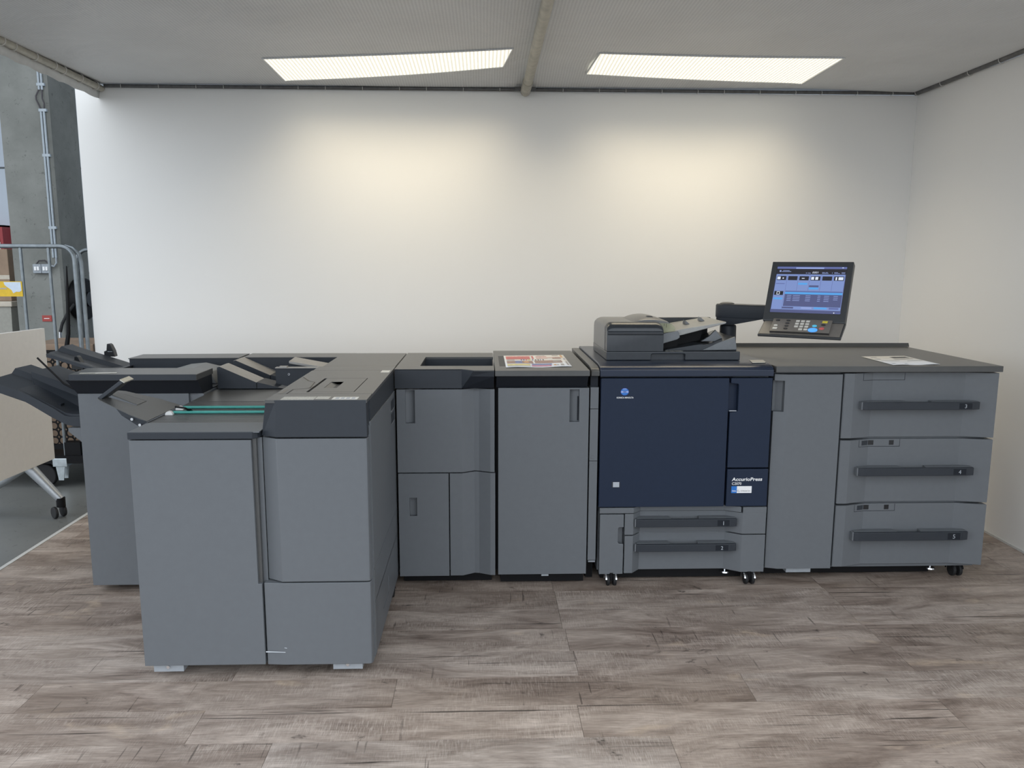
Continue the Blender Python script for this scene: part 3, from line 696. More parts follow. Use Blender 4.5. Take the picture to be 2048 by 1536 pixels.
for r_ in range(4):
    for u0, wd_ in ((.215, .06), (.30, .10), (.48, .07), (.65, .04), (.74, .07), (.87, .06)):
        if r_ < 3 or u0 < .8: field('ui_light', u0, .625+r_*.036, u0+wd_, .635+r_*.036, 4)
field('ui_slate', .165, .875, .33, .91, 3); field('ui_light', .44, .875, .59, .905, 3); field('ui_cyan', .62, .87, .80, .905, 3); field('ui_mid', .83, .87, .96, .905, 3)
field('ui_slate', 0, .935, 1, 1, 2); field('ui_white', .90, .965, .915, .985, 3); field('ui_mid', .92, .965, 1, .985, 3)
field('ui_white', .93, .018, .95, .032, 3)
for a in ((.095, .088, .19, .097), (.08, .108, .215, .118), (.43, .137, .45, .147), (.46, .137, .50, .147), (.66, .125, .70, .133), (.71, .125, .74, .133), (.66, .142, .75, .150), (.80, .125, .805, .150), (.83, .125, .88, .133), (.83, .142, .91, .150), (.93, .125, .98, .133), (.93, .142, .98, .150)): field('ui_light', *a, 3)
scr = build(ub, 'screen', uk, frm, recalc=False)
text('0001', 'lettering', 'ui_white', scr, MP(-.152+.304*.52, .114-.228*.15, -.0003), mu, mv, .013, width=.026, shear=.2)
# keyboard shelf, tilted forward below the screen
ka = math.radians(40); kd = -mv*math.cos(ka)+mn*math.sin(ka); kn = mu.cross(-kd).normalized()*1.0
if kn.dot(Vector((0, 0, 1))) < 0: kn = -kn
ko = mo-mv*.155
def KP(a, b, c=0.0): return ko+mu*a+kd*b+kn*c
ks = MB(); ks.loft([KP(-.1685, 0), KP(.1795, 0), KP(.184, .131), KP(-.165, .131)], [KP(-.1685, 0, -.018), KP(.1795, 0, -.018), KP(.184, .131, -.012), KP(-.165, .131, -.012)])
shelf = build(ks, 'key_shelf', 'screen_frame', cp, bevel=.003)
k2 = MB(); k2.slab([KP(-.163, .008, .0003), KP(.174, .008, .0003), KP(.178, .124, .0003), KP(-.160, .124, .0003)], kn, .001)
build(k2, 'shelf_face', 'keyboard', shelf)
k3 = MB(); k3.slab([KP(-.127, -.004, .001), KP(.125, -.004, .001), KP(.133, .110, .001), KP(-.116, .110, .001)], kn, .009)
kb = build(k3, 'keypad', 'keyboard', shelf, bevel=.0015)
k4 = MB(); k4.slab([KP(-.116, .110, .001), KP(.133, .110, .001), KP(.133, .1125, .001), KP(-.116, .1125, .001)], kn, .0085); build(k4, 'keypad_edge', 'btn_dark', shelf)
def key(a, b, w_, h_, m, round_=False, lift=.013):
    k = MB()
    if round_:
        def rg(r, c): return [KP(a+r*math.cos(2*math.pi*i/20), b+h_*r/w_*math.sin(2*math.pi*i/20), c) for i in range(20)]
        k.rings([rg(w_, .010), rg(w_, lift-.001), rg(w_*.85, lift)])
        build(k, 'key', m, shelf, smooth=True)
    else:
        k.slab([KP(a-w_, b-h_, .010), KP(a+w_, b-h_, .010), KP(a+w_, b+h_, .010), KP(a-w_, b+h_, .010)], kn, lift-.010); build(k, 'key', m, shelf)
for r_ in range(4):
    for c_ in range(3):
        if r_ == 3 and c_ == 0: continue
        key(-.016+c_*.0225+.0015*r_-.001*c_, .016+r_*.0245, .0077, .0056, 'btn_white')
for r_ in range(4): key(-.058+.0015*r_, .014+r_*.0245, .0088, .0062, 'btn_dark', True)
key(-.104, .014, .0090, .0062, 'btn_dark', True); key(-.102, .062, .0088, .0062, 'btn_white', True); key(-.099, .088, .0095, .0062, 'btn_white')
key(.098, .016, .0105, .0066, 'btn_yellow'); key(.096, .042, .0095, .0065, 'btn_dark', True); key(.0955, .074, .0108, .0105, 'btn_red', True)
key(.062, .054, .0098, .0085, 'btn_cyan', True); key(.062, .092, .0195, .0160, 'btn_blue', True, .0145)

# ---------------------------------------------------------------- narrow docking column between relay cabinet and press
dc = thing('docking_column', (.481, 3.8, 0), 'narrow grey column between the relay cabinet and the navy press', 'printer unit')
cpf = [(YR-.004, .963), (YR-.006, .985)]+arc(3.49, .986, .096, .016, 180, 90, 8)+[(4.17, 1.002), (4.17, .963)]
build(MB().prism(cpf, 'x', .4635, .5005), 'cap', 'cap_top_lit', dc, bevel=.002, smooth=True, ang=50)
box('inner', 'undercut', dc, .464, .497, YR+.02, 4.1, .913, .963)
for z0, z1 in ((.121, .580), (.5825, .815), (.8175, .912)): box('panel', 'panel', dc, .463, .4985, YR+.004, YR+.06, z0, z1)
box('body', 'panel', dc, .464, .499, YR+.06, 4.12, .12, .912)
build(MB().cyl((.478, YR+.004, .598), (.478, YR+.0025, .598), .0075, seg=20), 'lock', 'panel', dc, bevel=.0008)
box('base', 'black', dc, .466, .499, YR+.10, 4.0, .0, .12); box('floor_plate', 'foot_metal', dc, .468, .499, YR+.02, YR+.10, .105, .112)

# ---------------------------------------------------------------- relay cabinet
ru = thing('relay_cabinet', (.255, 3.75, 0), 'plain grey tall cabinet with a printed sheet on its dark lid', 'printer unit')
box('body', 'panel', ru, .060, .4535, 3.43, 4.10, .058, .912)
build(MB().pocket_panel(.0585, .4565, .0575, .9105, YR, YR+.03, (.3715, .4135, .759, .904), .03, .014), 'door', 'panel', ru, bevel=.0015)
box('recess_slot', 'undercut', ru, .4065, .4125, YR+.012, YR+.02, .764, .872)
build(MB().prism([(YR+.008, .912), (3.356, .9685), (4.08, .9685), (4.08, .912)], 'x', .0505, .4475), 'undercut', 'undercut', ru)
build(MB().box(.0445, .4525, 3.35, 4.12, .9685, .993), 'top', 'cap_top_lit', ru, bevel=.0015)
box('top_mark', 'cap', ru, .066, .110, 3.50, 3.88, .993, .9934)
box('plinth', 'black', ru, .07, .45, 3.44, 4.05, .006, .058)
box('foot_plate', 'foot_metal', ru, .255, .287, YR+.01, YR+.05, .045, .0575)
box('gap_filler', 'black', ru, .0465, .0580, YR+.05, 4.0, .06, .962)  # black filler added to stop light showing through the gap
foot(ru, .41, 3.47, 'black'); foot(ru, .10, 3.47, 'black'); foot(ru, .41, 4.02, 'black'); foot(ru, .10, 4.02, 'black')

# ---------------------------------------------------------------- cabinet with three doors (left of the relay cabinet)
du = thing('folding_cabinet', (-.17, 3.7, 0), 'grey cabinet with three doors and an open well in its dark top', 'printer unit')
box('body', 'panel', du, -.376, .034, 3.45, 4.0, .06, .905)
def bend(xa, xb, z0, z1):
    prof = [(x, YR+y) for x, y in ((-.383, 0), (-.1, 0), (-.047, .030), (-.026, .026), (.024, .002), (.0425, 0))]
    def yy(x):
        for (p, q), (r_, s_) in zip(prof, prof[1:]):
            if p <= x <= r_: return q+(s_-q)*(x-p)/(r_-p)
        return YR
    pts = [(xa, yy(xa))]+[p for p in prof if xa < p[0] < xb]+[(xb, yy(xb)), (xb, YR+.055), (xa, YR+.055)]
    return MB().prism(pts, 'z', z0, z1)
ud = build(bend(-.262, .0425, .5345, .905), 'door', 'panel', du)
build(MB().pocket_panel(-.383, -.262, .5345, .905, YR, YR+.05, (-.345, -.304, .756, .9025), .016, .030), 'door_edge', 'panel', ud)
build(MB().pocket_panel(-.3825, -.1605, .054, .5295, YR, YR+.03, (-.334, -.302, .335, .419), .022, .022), 'door', 'panel', du, bevel=.0015)
build(bend(-.1555, .0455, .0555, .5295), 'door', 'panel', du, bevel=.001)
# dark upper fascia: flush on the left, flaring forward to the lid line on the right
fa = MB()
A_ = [(-.389, YR, .910), (-.389, YR, .992), (-.389, YR+.05, .992), (-.389, YR+.05, .910)]
B_ = [(-.1, YR, .910), (-.1, YR, .992), (-.1, YR+.05, .992), (-.1, YR+.05, .910)]
fa.loft(A_, B_)
C_ = [(-.060, 3.366, .9665), (-.048, 3.352, .992), (-.048, YR+.05, .992), (-.060, YR+.05, .9665)]
fa.loft(B_, C_)
D_ = [(.041, 3.358, .9665), (.041, 3.352, .992), (.041, YR+.05, .992), (.041, YR+.05, .9665)]
fa.loft(C_, D_)
build(fa, 'fascia', 'cap', du)
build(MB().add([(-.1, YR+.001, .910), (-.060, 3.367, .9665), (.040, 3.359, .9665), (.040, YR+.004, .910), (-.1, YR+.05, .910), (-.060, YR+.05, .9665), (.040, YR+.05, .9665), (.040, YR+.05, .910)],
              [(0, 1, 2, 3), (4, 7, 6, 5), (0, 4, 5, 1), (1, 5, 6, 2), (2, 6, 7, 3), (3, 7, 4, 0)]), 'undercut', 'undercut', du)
tpm = MB()
tpm.prism([(-.389, YR), (-.1, YR), (-.048, 3.3525), (.041, 3.3525), (.041, 3.50), (-.389, 3.50)], 'z', .990, .9945)
tpm.box(-.389, -.287, 3.50, 3.83, .985, .9945); tpm.box(-.389, .041, 3.83, 4.01, .985, .9945)
build(tpm, 'top', 'cap_top_lit', du)
wl = MB(); wl.box(-.287, .041, 3.50, 3.505, .906, .990); wl.box(-.287, .041, 3.825, 3.83, .906, .985); wl.box(-.292, -.287, 3.50, 3.83, .906, .985); wl.box(.036, .041, 3.505, 3.825, .906, .985); wl.box(-.287, .041, 3.50, 3.83, .9055, .909)
build(wl, 'well', 'cap', du)
box('plinth', 'black', du, -.372, .03, 3.46, 3.95, .006, .06)
for x, y in ((-.34, 3.47), (.01, 3.47), (-.34, 3.94), (.01, 3.94)): foot(du, x, y, 'black')

# ---------------------------------------------------------------- booklet maker (front left), tower plus stacker
bm_ = thing('booklet_maker', (-.79, 3.2, 0), 'large grey booklet maker jutting forward, with green conveyor belts on its stacker', 'booklet maker')
YF = 2.622
box('tower_body', 'panel', bm_, -.755, -.3935, YF+.04, 3.98, .055, .90)
ud = MB().prism([(-.756, YF+.034), (-.702, YF), (-.410, YF), (-.4, YF+.004), (-.396, YF+.016), (-.396, YF+.05), (-.756, YF+.05)], 'z', .3565, .8625)
build(ud, 'front_door', 'panel', bm_, bevel=.0015, smooth=True, ang=28)
ld = MB().prism([(-.766, YF+.006), (-.702, YF), (-.410, YF), (-.4, YF+.004), (-.396, YF+.016), (-.396, YF+.05), (-.766, YF+.05)], 'z', .049, .3515)
ldo = build(ld, 'lower_door', 'panel', bm_, bevel=.002, smooth=True, ang=28)
sc_ = MB(); sc_.add([onY(532, 1302.5, YF-.0006), onY(571, 1304.2, YF-.0006), onY(571, 1305.3, YF-.0006), onY(545, 1304.6, YF-.0006), onY(532, 1304.8, YF-.0006)], [(0, 1, 2, 3, 4)])
sc_.add([onY(569, 1295.3, YF-.0006), onY(574, 1296, YF-.0006), onY(574, 1297, YF-.0006), onY(569, 1296.2, YF-.0006)], [(0, 1, 2, 3)])
build(sc_, 'scratch', 'scratch', ldo, recalc=False)
# dark cover over the tower: sloping left side, chamfered front-left corner
cv = MB()
low = [(-.757, YF+.03, .868), (-.702, YF-.002, .868), (-.3965, YF-.002, .868), (-.3965, YF+.06, .868), (-.757, YF+.06, .868)]
hi = [(-.735, YF+.012, .994), (-.700, YF+.004, .994), (-.3985, YF+.004, .994), (-.3985, YF+.06, .994), (-.735, YF+.06, .994)]
cv.loft(low, hi); build(cv, 'front_fascia', 'cap', bm_, bevel=.002)
cv = MB()
cv.loft([(-.757, YF+.06, .885), (-.3935, YF+.06, .9135), (-.3935, 3.45, .900), (-.757, 3.50, .885)], [(-.733, YF+.06, .985), (-.3945, YF+.06, .985), (-.3945, 3.45, .985), (-.733, 3.50, .985)])
build(cv, 'cover', 'cap', bm_)
ZT = .9945
def top_plate(name, boxes, bev=.0012):
    m_ = MB()
    for q in boxes: m_.box(*q, .984, ZT)
    return build(m_, name, 'cap_top_lit', bm_)
top_plate('top_panel', [(-.734, -.396, YF+.005, 2.750)])
top_plate('top_panel', [(-.733, -.634, 2.753, 3.354), (-.464, -.394, 2.753, 3.354), (-.634, -.464, 2.753, 2.791), (-.634, -.464, 3.127, 3.354)])
top_plate('top_panel', [(-.730, -.394, 3.357, 3.487)])
htc = MB()
for q in ((-.624, -.590, 2.794, 3.124), (-.543, -.467, 2.794, 3.124), (-.590, -.543, 2.794, 2.882), (-.590, -.543, 3.034, 3.124)): htc.box(*q, .9835, ZT)
htc.add([(-.590, 2.882, .993), (-.543, 2.882, .976), (-.543, 3.034, .976), (-.590, 3.034, .993)], [(0, 1, 2, 3)])
htc.add([(-.543, 2.882, .976), (-.543, 2.882, .994), (-.543, 3.034, .994), (-.543, 3.034, .976)], [(0, 1, 2, 3)])
htc.add([(-.590, 3.034, .993), (-.543, 3.034, .976), (-.543, 3.034, .9945)], [(0, 1, 2)])
build(htc, 'hatch', 'cap_top_lit', bm_)
jm = MB()
for a, b_ in (((-.729, 3.16), (-.69, 3.06)), ((-.66, 3.03), (-.645, 2.885)), ((-.72, 2.85), (-.722, 2.755))):
    jm.add([(a[0], a[1], ZT+.0004), (a[0]+.012, a[1], ZT+.0004), (b_[0]+.012, b_[1], ZT+.0004), (b_[0], b_[1], ZT+.0004)], [(0, 1, 2, 3)])
build(jm, 'foam_edge', 'keyboard', bm_, recalc=False)
gl = MB(); pth = [(-.726, 3.157), (-.683, 3.057), (-.651, 3.021), (-.639, 2.878), (-.693, 2.847), (-.694, 2.755)]
for a, b_ in zip(pth, pth[1:]):
    d2 = Vector((b_[1]-a[1], a[0]-b_[0], 0)).normalized()*.0016
    gl.add([(a[0]-d2.x, a[1]-d2.y, ZT+.0006), (a[0]+d2.x, a[1]+d2.y, ZT+.0006), (b_[0]+d2.x, b_[1]+d2.y, ZT+.0006), (b_[0]-d2.x, b_[1]-d2.y, ZT+.0006)], [(0, 1, 2, 3)])
build(gl, 'flap_seam', 'undercut', bm_)
lbm = [('sticker_cream', -.685, -.575, 2.632, 2.690), ('sticker_cream', -.572, -.527, 2.645, 2.692), ('sticker_white', -.515, -.430, 2.636, 2.684), ('sticker_white', -.436, -.401, 3.292, 3.352)]
for m_, x0, x1, y0, y1 in lbm: box('label', m_, bm_, x0, x1, y0, y1, ZT, ZT+.0006)
for k in range(4): box('label_print', 'print_grey', bm_, -.505+.018*k, -.493+.018*k, 2.645, 2.672, ZT+.0006, ZT+.0008)
# right side panels with vents and pocket
sdp = MB(); XS = -.392
def side_box(name, y0, y1, z0, z1, x=XS, m='panel', par=bm_): return box(name, m, par, x-.008, x, y0, y1, z0, z1, .001)
upn = MB(); upn.add([(XS, YF+.052, .377), (XS, 3.42, .377), (XS, 3.42, .897), (XS, YF+.052, .911), (XS-.008, YF+.052, .377), (XS-.008, 3.42, .377), (XS-.008, 3.42, .897), (XS-.008, YF+.052, .911)],
                    [(0, 1, 2, 3), (4, 7, 6, 5), (0, 4, 5, 1), (1, 5, 6, 2), (2, 6, 7, 3), (3, 7, 4, 0)])
usp = build(upn, 'side_panel', 'panel', bm_, bevel=.001)
side_box('side_panel', YF+.055, 3.42, .255, .374)
sp2 = MB(); X2 = XS-.008; hy0, hy1, hz0, hz1 = 2.90, 3.07, .125, .19
sp2.add([(XS, 2.72, .055), (XS, 3.42, .055), (XS, 3.42, .252), (XS, 2.72, .252), (XS, hy0, hz0), (XS, hy1, hz0), (XS, hy1, hz1), (XS, hy0, hz1),
         (XS-.02, hy0, hz0), (XS-.004, hy1, hz0), (XS-.004, hy1, hz1), (XS-.02, hy0, hz1)],
        [(0, 1, 5, 4), (1, 2, 6, 5), (2, 3, 7, 6), (3, 0, 4, 7), (4, 5, 9, 8), (5, 6, 10, 9), (6, 7, 11, 10), (7, 4, 8, 11), (8, 9, 10, 11)])
build(sp2, 'side_hatch', 'panel', bm_, recalc=False)
side_box('side_panel', YF+.055, 2.717, .055, .252)
for z0, z1 in ((.835, .875), (.78, .82)):
    vm = MB(); vm.add([(XS+.0008, 3.265, z0), (XS+.0008, 3.365, z0), (XS+.0008, 3.365, z1), (XS+.0008, 3.265, z1)], [(0, 1, 2, 3)]); v_ = build(vm, 'vent', 'cap', usp, recalc=False)
    box('vent_lip', 'panel_light', usp, XS, XS+.002, 3.262, 3.368, z0-.004, z0)
# stacker cabinet on the left
SX0, SX1 = -1.190, -.786
box('stacker_body', 'panel', bm_, -1.186, -.757, YF+.03, 3.52, .055, .862)
sdm = MB(); sdm.prism([(-1.1895, .0525), (-.7715, .0525), (-.7715, .3505), (-.784, .3505), (-.786, .8595), (-1.1905, .8595)], 'y', YF, YF+.028)
build(sdm, 'stacker_door', 'panel', bm_, bevel=.0015)
box('gap_strip', 'cap_top_lit', bm_, -.785, -.772, YF+.012, YF+.03, .3505, .8625); box('gap', 'black', bm_, -.772, -.757, YF+.032, YF+.036, .3505, .8625)
build(MB().prism([(-1.192, YF-.004), (-.780, YF-.004), (-.766, YF+.012), (-.757, YF+.05), (-.757, 2.775), (-1.192, 2.775)], 'z', .8635, .887), 'stacker_cap', 'cap', bm_, bevel=.002)
build(MB().box(-1.1915, -.757, YF, 2.776, .8845, .8878), 'cap_surface', 'panel', bm_)
cvb = MB(); cvb.box(-1.20, -.748, 2.777, 3.222, .862, .8845)
yy = 2.785
while yy < 3.215: cvb.box(-1.198, -.75, yy, yy+.010, .8845, .8860); yy += .0155
cb = build(cvb, 'conveyor_bed', 'cap_top_lit', bm_)
box('rear_plate', 'cap_top_lit', bm_, -1.20, -.745, 3.224, 3.53, .862, .8862)
for y in (2.955, 3.057):
    bt = MB(); bt.tube([(-1.168, y, .892), (-.745, y, .892)], .0055, 12); build(bt, 'belt', 'belt', cb, smooth=True)
    rl = MB(); rl.tube([(-1.176, y-.024, .886), (-1.176, y-.008, .886)], .014, 18); build(rl, 'roller', 'white_plastic', cb, smooth=True)
fg = MB(); p_ = [onZ(351, 813.5, .912), onZ(370, 816, .912), onZ(379, 821, .893)]
fg.tube(p_, .004, 6); fg.loft([onZ(368, 823.5, .889), onZ(386, 823.5, .889), onZ(379, 818, .905)], [Vector(onZ(368, 823.5, .889))+Vector((0, .01, 0)), Vector(onZ(386, 823.5, .889))+Vector((0, .01, 0)), Vector(onZ(379, 818, .905))+Vector((0, .01, 0))])
build(fg, 'paper_finger', 'black', cb)
# sloping stop plate with a raised arm at the conveyor's left end
def PL(t, y, off=0.0): return Vector((-1.195-.21*t, y, .893+.068*t+off))
pl = MB(); outer = [PL(0, 2.785), PL(0, 3.10), PL(.35, 3.10), PL(.92, 3.065), PL(1.0, 3.045), PL(1.0, 3.02), PL(.45, 3.02), PL(.45, 2.925), PL(1.0, 2.925), PL(1.0, 2.875), PL(.93, 2.86), PL(.3, 2.80)]
pl.slab(outer, (0, 0, -1), .003)
pt = build(pl, 'stop_plate', 'cap_top_lit', bm_)
ta, tb_ = onY(239.2, 761.5, 2.885), onY(257.7, 754.6, 2.955)
am = MB(); am.slab([PL(1.0, 2.875, .001), PL(1.0, 2.945, .001), tb_, ta], (.8, 0, -.6), .014)
build(am, 'stop_arm', 'cap', pt, bevel=.002)
build(MB().slab([ta+Vector((0, 0, .001)), tb_+Vector((0, 0, .001)), tb_+Vector((.016, 0, -.009)), ta+Vector((.016, 0, -.009))], (.3, 0, 1), .004), 'arm_tip', 'badge', pt)
build(MB().slab([PL(.45, 2.935, .002), PL(.45, 3.01, .002), PL(.98, 3.0, .006), PL(.98, 2.950, .006)], (0, 0, -1), .003), 'stop_tongue', 'cap_top_lit', pt)
sk = MB(); sk.slab([PL(0, 2.782, -.002), PL(.62, 2.835, -.002), PL(.5, 2.826, -.022), PL(.2, 2.808, -.036), PL(.05, 2.79, -.034)], (0, 1, 0), .003)
s3 = build(sk, 'side_skirt', 'cap', pt)
for p in (PL(.12, 2.786, -.022), PL(.27, 2.798, -.014)): build(MB().cyl(p+Vector((0, .008, 0)), p-Vector((0, .003, 0)), .005, seg=14), 'screw', 'chrome', pt, smooth=True)
# rear of the booklet maker: two sloping bars, riser, flaps
def bar(y0, y1):
    prof = [(-1.192, .889), (-1.192, .985), (-1.18, .988), (-1.022, .917), (-1.018, .919), (-.90, .889)]
    o = build(MB().prism(prof, 'y', y0, y1), 'rear_bar', 'cap', bm_, bevel=.001)
    build(MB().add([(-1.1925, y0, .9855), (-1.1925, y1, .9855), (-1.1805, y1, .9886), (-1.1805, y0, .9886), (-1.022, y1, .9178), (-1.022, y0, .9178), (-.900, y1, .8896), (-.900, y0, .8896)], [(0, 3, 2, 1), (3, 5, 4, 2), (5, 7, 6, 4)]), 'bar_top', 'bar_light', o, recalc=False)
    box('joint', 'black', o, -1.0215, -1.0180, y0-.0008, y0+.01, .889, .915)
bar(3.53, 3.66); bar(3.76, 3.895)
box('rear_floor', 'undercut', bm_, -1.195, -.74, 3.53, 3.90, .862, .884)
rs = MB(); rs.box(-1.187, -.66, 3.90, 4.065, .80, .985); rso = build(rs, 'riser', 'cap', bm_, bevel=.001)
box('riser_top', 'cap_top_lit', rso, -1.187, -.66, 3.897, 4.065, .984, .9872)
box('rear_cover', 'cap_top_lit', bm_, -.715, -.3955, 3.49, 4.0, .90, .9945, .0015)
flp = MB(); flp.box(-.952, -.72, 3.60, 3.604, .886, .972); flo = build(flp, 'flap', 'cap', bm_)
fl2 = MB(); fl2.box(-.952, -.72, 3.592, 3.625, .972, .9755); fl2.box(-.935, -.90, 3.595, 3.625, .9755, .980); build(fl2, 'flap_lip', 'bar_light', flo)
build(MB().ring((-.892, 3.599, .944), (0, 1, 0), .0042, .0014, 14, 6), 'screw', 'chrome', flo, smooth=True)
f3 = MB(); f3.slab([(-.915, 3.70, .992), (-.915, 3.82, .998), (-.745, 3.82, .966), (-.745, 3.70, .962)], (0, 0, -1), .012); build(f3, 'upper_flap', 'bar_light', bm_, bevel=.002)
# feet
for x in (-1.113, -.487):
    k = MB(); k.box(x-.052, x+.052, YF+.012, YF+.06, .024, .054); fo_ = build(k, 'foot_bracket', 'foot_metal', bm_, bevel=.001)
    build(MB().cyl((x, YF+.012, .044), (x, YF+.005, .044), .006, seg=14), 'bolt', 'chrome', fo_, smooth=True)
    caster(bm_, x+.02, YF+.10, .016, 'black')
for x in (-.99, -.72, -.63): box('lower_catch', 'foot_metal', bm_, x-.02, x+.02, YF+.03, YF+.07, .044, .052)
box('plinth', 'black', bm_, -1.16, -.43, YF+.13, 3.9, .008, .055)
caster(bm_, -.42, 3.30, .028, 'black'); caster(bm_, -1.12, 3.45, .026, 'black')

# ---------------------------------------------------------------- finisher at the far left with its output trays
fi = thing('finisher', (-1.46, 3.7, 0), 'grey finisher at the left end with dark output trays slanting out to the left', 'finisher')
YFi = 3.38
box('body', 'panel', fi, -1.731, -1.203, YFi+.012, 4.0, .033, .894, .002)
box('front_panel', 'panel', fi, -1.733, -1.266, YFi, YFi+.014, .0335, .893, .002); box('front_strip', 'panel', fi, -1.226, -1.2025, YFi, YFi+.014, .0335, .893)
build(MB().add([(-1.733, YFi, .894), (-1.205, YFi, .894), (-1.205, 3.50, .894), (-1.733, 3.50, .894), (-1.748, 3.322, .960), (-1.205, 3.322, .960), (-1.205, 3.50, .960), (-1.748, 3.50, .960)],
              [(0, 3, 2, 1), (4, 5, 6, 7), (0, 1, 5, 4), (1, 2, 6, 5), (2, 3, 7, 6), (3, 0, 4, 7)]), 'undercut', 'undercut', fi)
build(MB().prism([(-1.729, 3.31), (-1.204, 3.31), (-1.204, 3.515), (-1.752, 3.515)], 'z', .9595, .9855), 'cap', 'cap_top_lit', fi, bevel=.002)
box('cap_face', 'cap', fi, -1.728, -1.206, 3.3085, 3.311, .961, .9845)
lbf = MB(); lbf.add([onZ(158, 747.6, .9862), onZ(232, 746.2, .9862), onZ(234, 744.6, .9862), onZ(160, 745.6, .9862)], [(0, 1, 2, 3)]); build(lbf, 'label', 'sticker_cream', fi)
lbf = MB(); lbf.add([onZ(190, 747.2, .9864), onZ(233, 746.2, .9864), onZ(234, 744.8, .9864), onZ(191, 745.6, .9864)], [(0, 1, 2, 3)]); build(lbf, 'label', 'sticker_white', fi)
box('deck', 'cap', fi, -1.72, -1.205, 3.515, 3.85, .88, .90)
rs = MB(); rs.prism([(-1.715, 3.85), (-1.197, 3.87), (-1.197, 4.04), (-1.715, 4.01)], 'z', .88, .985); ro = build(rs, 'riser', 'cap', fi)
rt_ = MB(); rt_.prism([(-1.718, 3.845), (-1.196, 3.865), (-1.196, 4.045), (-1.718, 4.015)], 'z', .985, .9885); build(rt_, 'riser_top', 'cap_top_lit', ro)
wg = MB(); wg.loft([(-1.56, 3.60, .90), (-1.22, 3.60, .90), (-1.25, 3.60, .955), (-1.33, 3.60, .968), (-1.40, 3.60, .962), (-1.55, 3.60, .925)], [(-1.56, 3.80, .90), (-1.22, 3.80, .90), (-1.25, 3.80, .955), (-1.33, 3.80, .974), (-1.40, 3.80, .968), (-1.55, 3.80, .925)])
build(wg, 'transport_cover', 'tray_mid', fi, bevel=.004)
# lower tray
def strip3(pa, pb, ya, yb, t=.010):
    m_ = MB(); A = [(x, ya, z) for x, z in pa]; B = [(x, yb, z) for x, z in pb]; n = len(A)
    m_.add(A+B, [(i, i+1, n+i+1, n+i) for i in range(n-1)]); return m_
lt_ = MB()
near = [(-2.010, .906), (-1.945, .872), (-1.86, .822), (-1.815, .790), (-1.79, .786), (-1.734, .787)]
nearlow = [(-2.018, .876), (-1.955, .838), (-1.872, .784), (-1.81, .750), (-1.78, .744), (-1.734, .742)]
lt_.loft([(x, 3.42, z) for x, z in near+nearlow[::-1]], [(x, 3.432, z) for x, z in near+nearlow[::-1]])
s1 = [(-2.010, .906), (-1.945, .874), (-1.86, .826), (-1.815, .800), (-1.79, .795), (-1.734, .795)]
s2_ = [(-2.040, .930), (-1.96, .893), (-1.87, .855), (-1.82, .835), (-1.79, .828), (-1.734, .822)]
s3_ = [(-2.058, .955), (-1.97, .922), (-1.88, .888), (-1.82, .866), (-1.79, .855), (-1.734, .840)]
for pa, pb, ya, yb in ((s1, s1, 3.432, 3.56), (s1, s2_, 3.56, 3.60), (s2_, s3_, 3.60, 3.625), (s3_, s3_, 3.625, 3.85)):
    A = [(x, ya, z) for x, z in pa]; B = [(x, yb, z) for x, z in pb]; low_ = lambda L_: [(x, y, z-.02) for x, y, z in L_]
    n = len(A); lt_.loft(A+low_(A)[::-1], B+low_(B)[::-1])
tr_ = build(lt_, 'lower_tray', 'cap', fi, smooth=True, ang=40)
ex = MB()
e1 = [(-2.165, .942), (-2.09, .914), (-2.00, .880)]
for ya, yb, dz0, dz1 in ((3.46, 3.66, -.006, .0), (3.66, 3.69, .0, .020), (3.69, 3.82, .020, .020)):
    A = [(x, ya, z+dz0) for x, z in e1]; B = [(x, yb, z+dz1) for x, z in e1]
    ex.loft(A+[(x, y, z-.016) for x, y, z in A][::-1], B+[(x, y, z-.016) for x, y, z in B][::-1])
ex.loft([(-2.165, 3.455, .945), (-2.00, 3.455, .884), (-2.00, 3.455, .846), (-2.165, 3.455, .908)], [(-2.165, 3.465, .945), (-2.00, 3.465, .884), (-2.00, 3.465, .846), (-2.165, 3.465, .908)])
build(ex, 'tray_extension', 'cap', tr_, smooth=True, ang=40)
box('tray_mark', 'undercut', tr_, -1.88, -1.855, 3.47, 3.50, .822, .8335)
# upper tray
ut = MB(); u1 = [(-1.965, 1.040), (-1.94, 1.034), (-1.76, .976), (-1.70, .955)]; u2 = [(-2.015, 1.034), (-1.985, 1.024), (-1.80, .965), (-1.70, .935)]; u3 = [(-2.005, 1.052), (-1.98, 1.040), (-1.79, .978), (-1.70, .948)]
for pa, pb, ya, yb in ((u1, u1, 3.59, 3.61), (u1, u2, 3.61, 3.72), (u2, u2, 3.72, 3.78), (u2, u3, 3.78, 3.80), (u3, u3, 3.80, 3.90)):
    A = [(x, ya, z) for x, z in pa]; B = [(x, yb, z) for x, z in pb]
    ut.loft(A+[(x, y, z-.016) for x, y, z in A][::-1], B+[(x, y, z-.016) for x, y, z in B][::-1])
build(ut, 'upper_tray', 'cap', fi, smooth=True, ang=40)
box('tray_arm', 'cap', fi, -1.76, -1.70, 3.60, 3.90, .895, .955)
for (x, y, z) in ((-1.835, 3.90, .990), (-1.872, 3.66, .958)):
    sk = MB(); sk.prism([(x-.022, z), (x+.030, z), (x+.024, z+.03), (x+.012, z+.058), (x+.004, z+.064), (x-.006, z+.062), (x-.010, z+.030), (x-.022, z+.026)], 'y', y, y+.03)
    k_ = build(sk, 'paper_stop', 'black_gloss', fi, bevel=.002); box('stop_glint', 'print_grey', k_, x-.004, x+.018, y-.0008, y+.001, z+.024, z+.0255)
build(MB().tube([(-1.955, 3.5, 1.033), (-1.865, 3.5, .935), (-1.85, 3.5, .918), (-1.79, 3.5, .885), (-1.745, 3.5, .872)], .0042, 8), 'guide_rod', 'black', fi, smooth=True)
